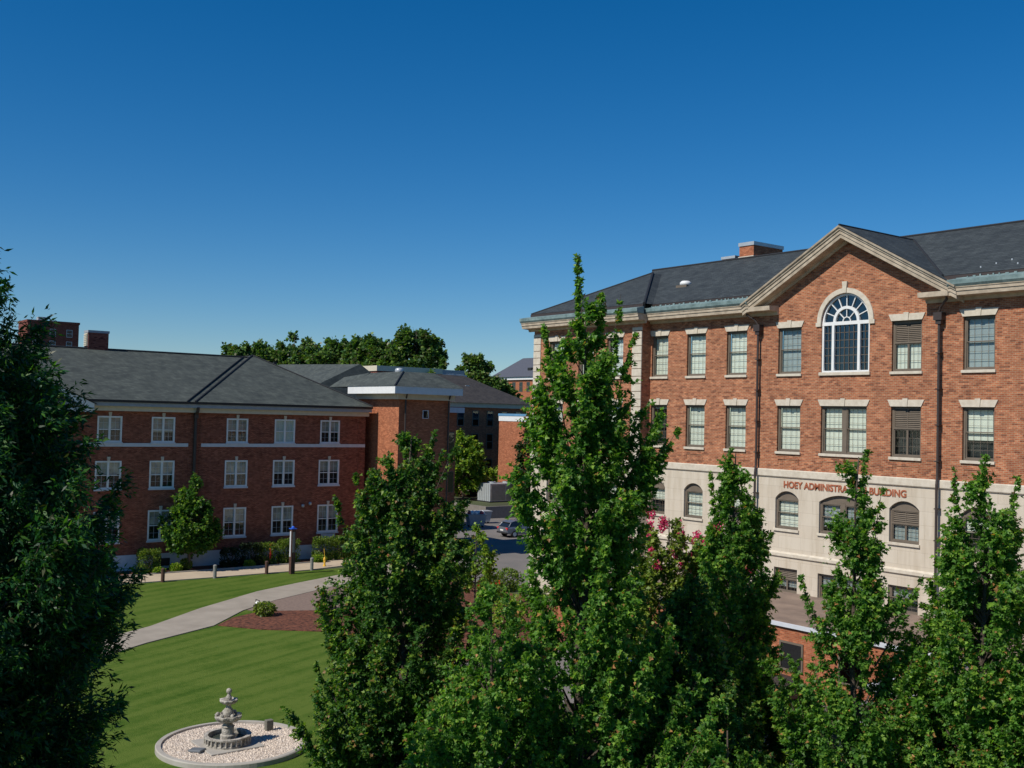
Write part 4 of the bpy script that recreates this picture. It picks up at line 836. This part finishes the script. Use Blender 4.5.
skinned('shirt', [(0, 0, .92, .17), (0, 0, 1.15, .155), (0, 0, 1.38, .185), (.18, 0, 1.42, .08), (.22, .04, 1.2, .065), (-.18, 0, 1.42, .08), (-.23, -.03, 1.2, .065)], [(0, 1), (1, 2), (2, 3), (3, 4), (2, 5), (5, 6)], SHIRT, pe)
skinned('trousers', [(0, 0, .93, .165), (.1, 0, .85, .12), (.1, -.12, .5, .08), (.1, -.06, .12, .06), (-.1, 0, .85, .12), (-.1, .12, .5, .08), (-.1, .28, .17, .06)], [(0, 1), (1, 2), (2, 3), (0, 4), (4, 5), (5, 6)], TROUS, pe)
MB().lathe([(.02, 1.82), (.09, 1.8), (.115, 1.72), (.11, 1.64), (.06, 1.6)], (0, .03, 0), 12).build('hair', plain('hair_auburn', (.2, .05, .03), .8), pe, smooth=True)

# ------------------------------------------------------------------ vegetation
def leaf_mesh(name, P, D, Nn, S, mi, mats, parent, shape='maple'):
    n = len(P)
    D = D/np.linalg.norm(D, axis=1, keepdims=True); B = np.cross(Nn, D); B /= np.linalg.norm(B, axis=1, keepdims=True)+1e-9; Nn = np.cross(D, B)
    if shape == 'maple':
        T = np.array([(0, 0, 0), (.38, .52, .16), (.52, .24, .05), (1.02, 0, -.1), (.52, -.24, .05), (.38, -.52, .16)]); Q = np.array([(0, 3, 2, 1), (0, 5, 4, 3)])
    elif shape == 'narrow':
        T = np.array([(0, 0, 0), (.4, .15, .03), (1, 0, -.08), (.4, -.15, .03)]); Q = np.array([(0, 3, 2, 1)])
    else:
        T = np.array([(0, 0, 0), (.45, .42, .1), (1, 0, 0), (.45, -.42, .1)]); Q = np.array([(0, 3, 2, 1)])
    k = len(T)
    V = (P[:, None, :]+S[:, None, None]*(T[None, :, 0:1]*D[:, None, :]+T[None, :, 1:2]*B[:, None, :]+T[None, :, 2:3]*Nn[:, None, :])).reshape(-1, 3)
    Fc = (np.arange(n)[:, None, None]*k+Q[None]).reshape(-1, 4)
    me = bpy.data.meshes.new(name); me.vertices.add(len(V)); me.vertices.foreach_set('co', V.astype(np.float32).ravel())
    me.loops.add(Fc.size); me.loops.foreach_set('vertex_index', Fc.astype(np.int32).ravel())
    me.polygons.add(len(Fc)); me.polygons.foreach_set('loop_start', np.arange(0, Fc.size, 4, dtype=np.int32)); me.polygons.foreach_set('material_index', np.repeat(mi, len(Q)).astype(np.int32))
    for m_ in mats: me.materials.append(m_)
    me.update(calc_edges=True); me.validate()
    o = bpy.data.objects.new(name, me); col.objects.link(o); o.parent = parent
    return o
def unit(v): return v/(np.linalg.norm(v, axis=-1, keepdims=True)+1e-9)
def tree(name, label, cat, loc, prof, nb, ntw, nl, leaf, asc=1.2, mats='maple', pr=(.45, .42, .1, .03), tr=.11, group=None, seed=1, shoots=(), shape='maple', tw=(.2, .5), zlow=None, tr_top=.015, lobes=.18, inner=.3, droop=.25, blossoms=None, center=None, trunk_n=9, hmin=None):
    g = np.random.default_rng(seed); root = empty(name, loc, 0, label, cat, group)
    if name == 'maple_tree': nb = int(nb*1.5); ntw = int(ntw*1.5); nl += 1; tw = (.14, .62); leaf *= .72; nl += 4; lobes = .26; prof = [(a, max(b-.12, .06)) for a, b in prof]; pr = (pr[0], pr[1], pr[2], .025)
    pz = np.array([p[0] for p in prof]); prr = np.array([p[1] for p in prof]); ztop = pz[-1]; zmin = pz[0]
    zlow = zmin*.8 if zlow is None else zlow
    # wandering trunk
    kz = np.linspace(0, ztop, trunk_n); wx = np.cumsum(g.normal(0, .05*ztop/12, trunk_n)); wy = np.cumsum(g.normal(0, .05*ztop/12, trunk_n)); wx -= wx[0]; wy -= wy[0]
    tx = lambda z: np.interp(z, kz, wx); ty = lambda z: np.interp(z, kz, wy)
    tm = MB(); tm.tube([(wx[i], wy[i], kz[i]) for i in range(trunk_n)], [tr*1.35 if i == 0 else tr*(1-kz[i]/ztop)+tr_top for i in range(trunk_n)], 9)
    zz = np.linspace(zmin, ztop, 60); wgt = np.interp(zz, pz, prr)+.25; wgt /= wgt.sum()
    P, D, Nn, S, MI = [], [], [], [], []
    ph1, ph2 = g.uniform(0, 6.28, 2)
    for b in range(nb+len(shoots)):
        if b < nb:
            z1 = g.choice(zz, p=wgt)+g.uniform(-.15, .15); az = b*2.399963+g.normal(0, .3); r1 = np.interp(z1, pz, prr)*g.uniform(.62, 1.08)*(1+lobes*math.sin(2*az+ph1+z1*.7)+lobes*.7*math.sin(3*az+ph2-z1*1.3))
            z0 = max(zlow, z1-asc*r1-g.uniform(0, .3)); a = np.array([tx(z0), ty(z0), z0]); e = np.array([math.cos(az)*r1+tx(z1), math.sin(az)*r1+ty(z1), z1])
            t = np.linspace(0, 1, 6)[:, None]; C = a*(1-t)+e*t; bow = .12*r1*np.sin(np.pi*t[:, 0]); C[:, 0] += math.cos(az)*bow; C[:, 1] += math.sin(az)*bow; C[:, 2] -= bow*.8
            k_tw = int(ntw*(.5+.7*r1/prr.max())); tl = tw; upk = .35; inn = inner
        else:
            sx, sy, sz0, sx1, sy1, sz1, k_tw = shoots[b-nb][:7]; a = np.array([sx, sy, sz0]); e = np.array([sx1, sy1, sz1]); t = np.linspace(0, 1, 6)[:, None]; C = a*(1-t)+e*t; C[:, 0] += .04*np.sin(np.pi*t[:, 0]*2); tl = (.08, .42); upk = .3; k_tw = int(k_tw*1.4); az = 0; r1 = .5; inn = .0
        tm.tube([tuple(c) for c in C], list(np.linspace(max(.012, .25*tr*(1-C[0, 2]/ztop)+.012), .006, 6)), 5, cap=False)
        tt = inn+(1-inn)*g.random(k_tw)**.75; pos = np.stack([np.interp(tt, t[:, 0], C[:, i]) for i in range(3)], 1)
        outv = pos-np.stack([tx(pos[:, 2]), ty(pos[:, 2]), pos[:, 2]], 1); outv = unit(outv+1e-6)
        td = unit(outv*.55+np.array([0, 0, upk])+g.normal(0, .55, (k_tw, 3))); L = g.uniform(tl[0], tl[1], k_tw)*(1.15-.5*tt)
        if b >= nb: L = L*1.7*(1.08-tt)*(.3+1.1*g.random(k_tw))+.02
        s = g.random((k_tw, nl))**.8; pp = pos[:, None]+td[:, None]*(L[:, None]*s)[..., None]+g.normal(0, leaf*.28, (k_tw, nl, 3))
        o2 = np.repeat(outv[:, None], nl, 1)
        dd = unit(o2*.6+td[:, None]*.5+g.normal(0, .6, (k_tw, nl, 3))-np.array([0, 0, droop])); nn = unit(np.array([0, 0, .7])+o2*.6+g.normal(0, .55, (k_tw, nl, 3)))
        clump = g.random(k_tw)[:, None]; q = g.random((k_tw, nl))*.5+clump*.5
        th = np.cumsum(pr); tip = (s > .7) & (tt[:, None] > .72)
        mi = np.searchsorted(th/th[-1], np.clip(q*1.0, 0, .999)); mi = np.where(tip & (g.random((k_tw, nl)) < .45), 2, mi); mi = np.where(tip & (s > .93) & (g.random((k_tw, nl)) < pr[3]*9), 3, mi)
        P.append(pp.reshape(-1, 3)); D.append(dd.reshape(-1, 3)); Nn.append(nn.reshape(-1, 3)); MI.append(np.clip(mi, 0, 3).ravel()); S.append((leaf*g.uniform(.5, 1.35, (k_tw, nl))).ravel())
    P = np.concatenate(P); D = np.concatenate(D); Nn = np.concatenate(Nn); S = np.concatenate(S); MI = np.concatenate(MI)
    tm.build('trunk', BARK, root, smooth=True)
    leaf_mesh('crown', P, D, Nn, S, MI, LF[mats], root, shape)
    if blossoms:
        mat, spots, sz = blossoms
        for c in spots:
            m_ = 70; u = g.normal(0, 1, (m_, 3)); u = unit(u)*g.random((m_, 1))**.33; PP = np.array(c)+u*np.array(sz); leaf_mesh('blossom', PP, g.normal(0, 1, (m_, 3)), unit(u+np.array([0, 0, .5])), np.full(m_, .09), np.zeros(m_, int), [mat], root, 'clump')
    return root
GM = 'young columnar maples in the foreground'
tree('maple_tree', 'tall pointed maple rising above every other tree before the hall', 'tree', (-20.32, 17.89, 0), [(.8, 1.5), (2, 2.9), (4, 3.1), (5.6, 2.8), (6.8, 2.1), (7.5, 1.85), (8.8, 1.6), (10.5, 1.5), (11.8, 1.3), (12.6, .95), (13.2, .5), (13.8, .2)], 190, 30, 11, .15, 1.5, 'maple', (.36, .46, .14, .04), .14, GM, 5,
     shoots=[(0, 0, 11, -.28, -.22, 15.35, 46), (.1, .05, 11, .25, .05, 14.3, 30), (.2, .2, 10.6, .62, .42, 14.35, 30), (-.3, -.3, 10, -.9, -.75, 13.6, 26), (.3, .3, 8, 1.2, 1.5, 10.6, 30), (.4, .3, 7.6, 1.35, 1.75, 11.0, 24), (.3, .35, 11, .75, .8, 13.4, 24)])
tree('maple_tree', 'broad dark maple with two leaders standing at the mulch bed', 'tree', (-25.6, 15.9, 0), [(.6, 1.6), (1.8, 2.4), (3.5, 2.5), (5, 2.25), (6.5, 2.1), (8, 1.95), (9.2, 1.45), (10, .85), (10.6, .15)], 175, 27, 11, .14, 1.3, 'maple_dark', (.5, .38, .09, .03), .12, GM, 8,
     shoots=[(0, 0, 8, .45, .5, 10.75, 34), (.2, .2, 8, .95, .95, 10.4, 26), (-.2, -.2, 7.4, -.1, .0, 10.3, 26), (-.4, -.5, 5.5, -.85, -1.15, 9.5, 46), (-.4, -.6, 5, -1.2, -1.6, 8.9, 30), (-.9, -1.1, 2.5, -1.5, -1.9, 4.2, 26)])
tree('maple_tree', 'low bushy maple wedged between the dark maple and the tallest maple', 'tree', (-19.4, 14.3, 0), [(.3, 1.3), (2, 1.8), (4, 1.7), (5.6, 1.2), (6.6, .6), (7.2, .1)], 105, 24, 10, .13, 1.3, 'maple', (.3, .45, .2, .05), .08, GM, 13, shoots=[(0, 0, 5, -.35, -.35, 6.9, 20), (0, 0, 5, .3, .3, 7.2, 20)])
tree('maple_tree', 'slender maple with twin tips beside the pink myrtle', 'tree', (-21.47, 24.64, 0), [(.6, 1.4), (2, 1.9), (4, 1.85), (5.6, 1.5), (7, 1.2), (8.2, .8), (9.2, .45), (10.3, .1)], 135, 25, 11, .14, 1.6, 'maple', (.36, .46, .14, .04), .1, GM, 21, shoots=[(0, 0, 7.5, -.05, -.05, 10.5, 34), (-.1, -.2, 7, -.4, -.5, 9.7, 26), (.2, .3, 5.5, .7, .9, 8.0, 22)])
tree('maple_tree', 'narrow open maple covering part of the lettering', 'tree', (-16.82, 24.15, 0), [(1.2, 1.3), (2.6, 1.75), (4.2, 1.65), (5.6, 1.3), (7, 1.0), (8.3, .62), (9.4, .3), (10.4, .08)], 84, 24, 10, .14, 1.6, 'maple', (.36, .46, .14, .04), .1, GM, 33, shoots=[(0, 0, 7.3, .1, .15, 10.55, 40), (.2, .2, 6.8, .45, .4, 9.6, 24), (.3, .4, 5, 1.1, 1.3, 7.4, 22), (-.3, -.4, 5, -1.0, -1.0, 7.2, 20)])
tree('maple_tree', 'full leafed maple second from the right frame edge', 'tree', (-14.32, 25.79, 0), [(.6, 1.7), (2, 2.4), (4, 2.3), (5.6, 1.9), (7, 1.55), (8.3, 1.1), (9.3, .55), (10.3, .1)], 165, 27, 11, .14, 1.5, 'maple', (.33, .47, .16, .04), .11, GM, 41, shoots=[(0, 0, 7.6, .0, .05, 10.5, 34), (-.2, -.2, 7, -.5, -.45, 10.1, 26), (.2, .3, 7, .55, .6, 10.0, 26)])
tree('maple_tree', 'maple at the right frame edge', 'tree', (-11.4, 25.9, 0), [(.6, 1.7), (2, 2.4), (4, 2.3), (5.6, 1.9), (7, 1.5), (8.3, .9), (9.3, .3)], 110, 24, 10, .14, 1.5, 'maple', (.33, .47, .16, .04), .11, GM, 43)
tree('maple_tree', 'short bright maple between the myrtle maple and the lettering maple', 'tree', (-16.7, 19.2, 0), [(.2, 1.0), (1.2, 1.3), (2.4, 1.2), (3.4, .75), (4.1, .2)], 75, 22, 10, .13, 1.3, 'maple', (.3, .45, .2, .05), .07, GM, 47)
tree('maple_tree', 'short dark maple filling the gap under the tallest maple', 'tree', (-19.9, 21.3, 0), [(.2, 1.3), (1.5, 1.9), (3.2, 1.8), (5, 1.35), (6.3, .7), (7.0, .2)], 110, 24, 10, .14, 1.3, 'maple_dark', (.4, .42, .14, .04), .08, GM, 51)
# willow oak
tree('willow_oak_tree', 'large dark narrow leafed oak filling the left edge', 'tree', (-19.01, 3.08, 0), [(1.5, 2.0), (3, 2.7), (5, 2.8), (6.3, 2.4), (7.4, 2.75), (8.6, 2.75), (9.75, 2.55), (10.8, 1.95), (12.0, 1.7), (12.9, 1.1), (13.5, .75), (14.1, .15)], 420, 58, 17, .125, .75, 'oak', (.5, .33, .13, .04), .26, None, 61, shape='narrow', tw=(.3, .75), lobes=.13, inner=.25)
# crape myrtles
sp = np.random.default_rng(9)
def spots(n, c, r): return [(c[0]+sp.normal(0, r[0]), c[1]+sp.normal(0, r[1]), c[2]+sp.normal(0, r[2])) for _ in range(n)]
tree('crape_myrtle', 'crape myrtle with pink blossom left of the slender twin tipped maple', 'tree', (-26.14, 26.76, 0), [(1.5, 1.0), (3, 1.5), (4.5, 1.5), (6, 1.3), (7.2, .9), (7.9, .3)], 120, 24, 10, .13, 1.2, 'shrub', (.2, .35, .3, .15), .07, 'crape myrtles before the hall', 71, shape='clump', blossoms=(PINK, spots(24, (.1, 0, 7.2), (.8, 1.0, .45))+spots(12, (.3, .6, 6.0), (.5, .5, .6)), (.13, .13, .17)))
tree('crape_myrtle', 'crape myrtle with deep pink blossom right of the slender twin tipped maple', 'tree', (-25.5, 28.7, 0), [(1.5, 1.0), (3, 1.4), (4.5, 1.4), (6, 1.2), (7, .7), (7.7, .2)], 100, 24, 10, .13, 1.3, 'shrub', (.4, .4, .1, .1), .07, 'crape myrtles before the hall', 73, shape='clump', blossoms=(PINK, spots(26, (.1, .1, 6.6), (.7, .7, .7)), (.13, .13, .18)))
# sapling at dormitory
tree('street_tree', 'small round headed tree in front of the dormitory downspout', 'tree', (-73.2, 27.75, 0), [(1.7, .9), (2.4, 1.5), (3.4, 1.6), (4.4, 1.15), (5.3, .6), (6.3, .1)], 100, 28, 10, .17, 1.1, 'maple_dark', (.4, .42, .16, .0), .12, None, 81, shape='clump', tw=(.3, .7), zlow=1.2)
# trees beyond the roofs
FG = 'trees beyond the roofs'
far_spec = [('rounded far tree leftmost of the grove above the dormitory roof', (-178.8, 76.5), 23.6, 7.5, 91), ('wide far tree second from the left in the grove', (-174.5, 84.4), 25.2, 7.5, 92), ('far tree in the middle of the grove above the rear wing', (-166.3, 86.9), 23.6, 6.5, 93), ('dark far tree left of the tall ragged one', (-157.7, 89.5), 24.0, 5.8, 94), ('tall ragged far tree at the right of the grove', (-146.0, 91.2), 25.4, 5.6, 95), ('pale green far tree beside the distant hall', (-163.6, 115.3), 22.6, 4.6, 96), ('low far tree behind the left part of the grove', (-186, 80), 23.0, 6, 97), ('lower pale far tree touching the distant hall', (-160.5, 117.5), 18.5, 3.6, 98), ('far tree closing the gap between grove and stair tower', (-151, 87), 23.0, 5, 99)]
for i, (lab, (x, y), h, r, sd_) in enumerate(far_spec):
    tree('shade_tree', lab, 'tree', (x, y, 0), [(h*.3, r*.6), (h*.45, r*.95), (h*.65, r), (h*.8, r*.88), (h*.92, r*.6), (h*.985, r*.25)], 150, 36, 12, .55, .6, 'far', (.4, .38, .14, .08) if i != 5 else (.2, .4, .3, .1), .35, FG, sd_, shape='clump', tw=(.7, 1.7), lobes=.16, inner=.4)
tree('ornamental_tree', 'bright green tree before the dark classroom block', 'tree', (-105.4, 73.2, 1.2), [(1.5, 1.2), (3, 2.4), (4.6, 2.6), (6.4, 1.8), (8, .5)], 60, 20, 10, .35, .7, 'lime', (.4, .3, .05, .25), .12, None, 101, shape='clump', tw=(.5, 1.1))
tree('ornamental_tree', 'dark plum leaved tree behind the air handler', 'tree', (-111, 77.2, 1.2), [(.5, 1.5), (2, 2.4), (3.4, 2.2), (4.6, 1.2), (5.4, .3)], 60, 20, 10, .32, .7, 'plum', (.4, .3, .2, .1), .12, None, 102, shape='clump', tw=(.5, 1.1))
tree('ornamental_tree', 'small dark tree casting shade on the orange block wall', 'tree', (-100.2, 78.8, 1.25), [(1, 1.0), (3, 1.5), (5, 1.3), (7, 1.0), (8.4, .2)], 50, 16, 9, .3, .9, 'shrub_dark', (.3, .3, .3, .1), .12, None, 103, shape='clump', tw=(.5, 1.0))
tree('ornamental_tree', 'low yellow green shrub tree behind the air handler', 'tree', (-109.3, 81.2, 1.2), [(.3, 1.5), (1.6, 2.0), (3.0, 1.6), (3.8, .4)], 40, 18, 9, .25, .4, 'lime', (.3, .3, .3, .1), .08, None, 104, shape='clump', tw=(.4, .8))
tree('young_tree', 'thin yellow green sapling in the mulch bed near the parking lot', 'tree', (-51.6, 36.8, 0), [(1.2, .5), (2.2, 1.1), (3.2, 1.1), (4.0, .6), (4.6, .1)], 34, 14, 9, .17, .8, 'lime', (.5, .3, .1, .1), .05, None, 105, shape='clump', tw=(.25, .6))

def shrub(name, label, loc, rx, ry, rz, n, leaf, mats, seed, pr=(.35, .4, .2, .05), shape='clump', group=None, box=False, blossom=None):
    g = np.random.default_rng(seed); root = empty(name, loc, 0, label, 'shrub', group)
    u = unit(g.normal(0, 1, (n, 3)))
    if box: u = np.sign(u)*np.abs(u)**.55; u /= np.max(np.abs(u), axis=1, keepdims=True)**.6
    u *= (1-.4*g.random((n, 1))**1.8); P = u*np.array([rx, ry, rz])*(1+.08*np.sin(u[:, :1]*7+seed)+.06*np.sin(u[:, 1:2]*9)); P[:, 2] += rz*.96; P[:, 2] = np.maximum(P[:, 2], .03)
    ou = unit(u); q = g.random(n); th = np.cumsum(pr)
    stems = MB()
    for k in range(7): a = k*.9; stems.tube([(0, 0, 0), (rx*.3*math.cos(a), ry*.3*math.sin(a), rz*.8), (rx*.7*math.cos(a), ry*.7*math.sin(a), rz*1.5)], [.03, .02, .008], 5)
    stems.build('stem', BARK, root)
    leaf_mesh('foliage', P, unit(ou+g.normal(0, .7, (n, 3))), unit(ou*.7+np.array([0, 0, .5])+g.normal(0, .5, (n, 3))), leaf*g.uniform(.6, 1.3, n), np.searchsorted(th/th[-1], q*.999), LF[mats], root, shape)
    if blossom:
        m_ = 60; k = g.choice(n, m_); leaf_mesh('blossom', P[k]*1.02, g.normal(0, 1, (m_, 3)), unit(ou[k]+.2), np.full(m_, leaf*1.2), np.zeros(m_, int), [blossom], root, 'clump')
    return root
WG = 'clipped shrubs along the dormitory wall'
for i, (x, y, rx, ry, rz, mt, bx, lab) in enumerate([
    (-73.9, 25.1, .75, .8, .85, 'shrub', False, 'loose green shrub leftmost by the basement vent'),
    (-73.9, 30.9, .6, .65, .72, 'shrub_dark', True, 'dark clipped cube shrub just right of the small tree'),
    (-73.9, 32.5, .75, .8, .85, 'shrub_dark', False, 'dark round shrub second right of the small tree'),
    (-73.9, 33.7, .7, .7, .85, 'shrub', True, 'green clipped shrub left of the red standpipe'),
    (-73.9, 35.4, .75, .85, .95, 'shrub', False, 'green clipped shrub right of the red standpipe'),
    (-73.9, 38.2, .7, .75, .95, 'shrub', True, 'bright clipped shrub under the white wall plaque'),
    (-73.9, 39.8, .75, .8, .95, 'shrub', True, 'bright clipped shrub right of the white wall plaque'),
    (-73.9, 41.4, .75, .8, 1.15, 'lime', False, 'tall green shrub at the dormitory corner'),
    (-72.9, 25.5, .35, .45, .22, 'lime', False, 'tiny pale ground shrub beside the leftmost bollard'),
    (-73.3, 26.8, .45, .5, .3, 'lime', False, 'small yellow green shrub below the basement vent'),
    (-73.6, 27.6, .4, .5, .42, 'shrub', False, 'small spiky shrub at the foot of the small tree'),
    (-73.1, 32.1, .35, .45, .25, 'lime', False, 'tiny bright shrub before the dark round shrub'),
    (-73.0, 37.6, .4, .6, .3, 'lime', False, 'low yellow green shrub before the plaque shrubs'),
    (-72.95, 24.3, .3, .5, .2, 'lime', False, 'low pale shrub half hidden by the oak'),
]):
    shrub('clipped_shrub', lab, (x+.25, y, .04), rx*.82, ry*.82, rz*.92, int(2200*rx*ry/.5)+500, .11, mt, 200+i, group=WG, box=True if rz > .6 else bx)
shrub('flower_shrub', 'small yellowish bush beside the ground spotlight', (-55.2, 25.3, .05), .55, .55, .35, 900, .13, 'shrub', 230, pr=(.1, .3, .35, .25))
SG = 'shrubs in the mulch bed'
for i, (x, y, rx, rz, mt, bl, lab) in enumerate([
    (-47.6, 30.2, .9, .7, 'plum', None, 'reddish barberry in the mulch bed behind the dark maple'),
    (-50.6, 33.6, .8, .9, 'shrub', REDF, 'green bush with red blossom behind the dark maple'),
    (-46.5, 31.9, .7, .6, 'lime', YELF, 'bush with yellow blossom right of the barberry'),
    (-52.6, 38.6, .7, .5, 'lime', None, 'bright low bush at the foot of the thin sapling'),
    (-55.6, 42.3, .8, .7, 'shrub', None, 'rounded bush at the parking lot corner'),
    (-45.2, 34.5, .9, .9, 'lime', None, 'pale grassy bush beside the tallest maple'),
    (-44.5, 36.5, .8, 1.1, 'shrub', None, 'taller bush behind the grassy one'),
    (-54.5, 39.9, .7, .6, 'shrub', REDF, 'low bush with a few red flowers near the lot')]):
    shrub('bed_shrub', lab, (x, y, .045), rx, rx, rz, 1300, .14, mt, 240+i, group=SG, blossom=bl)
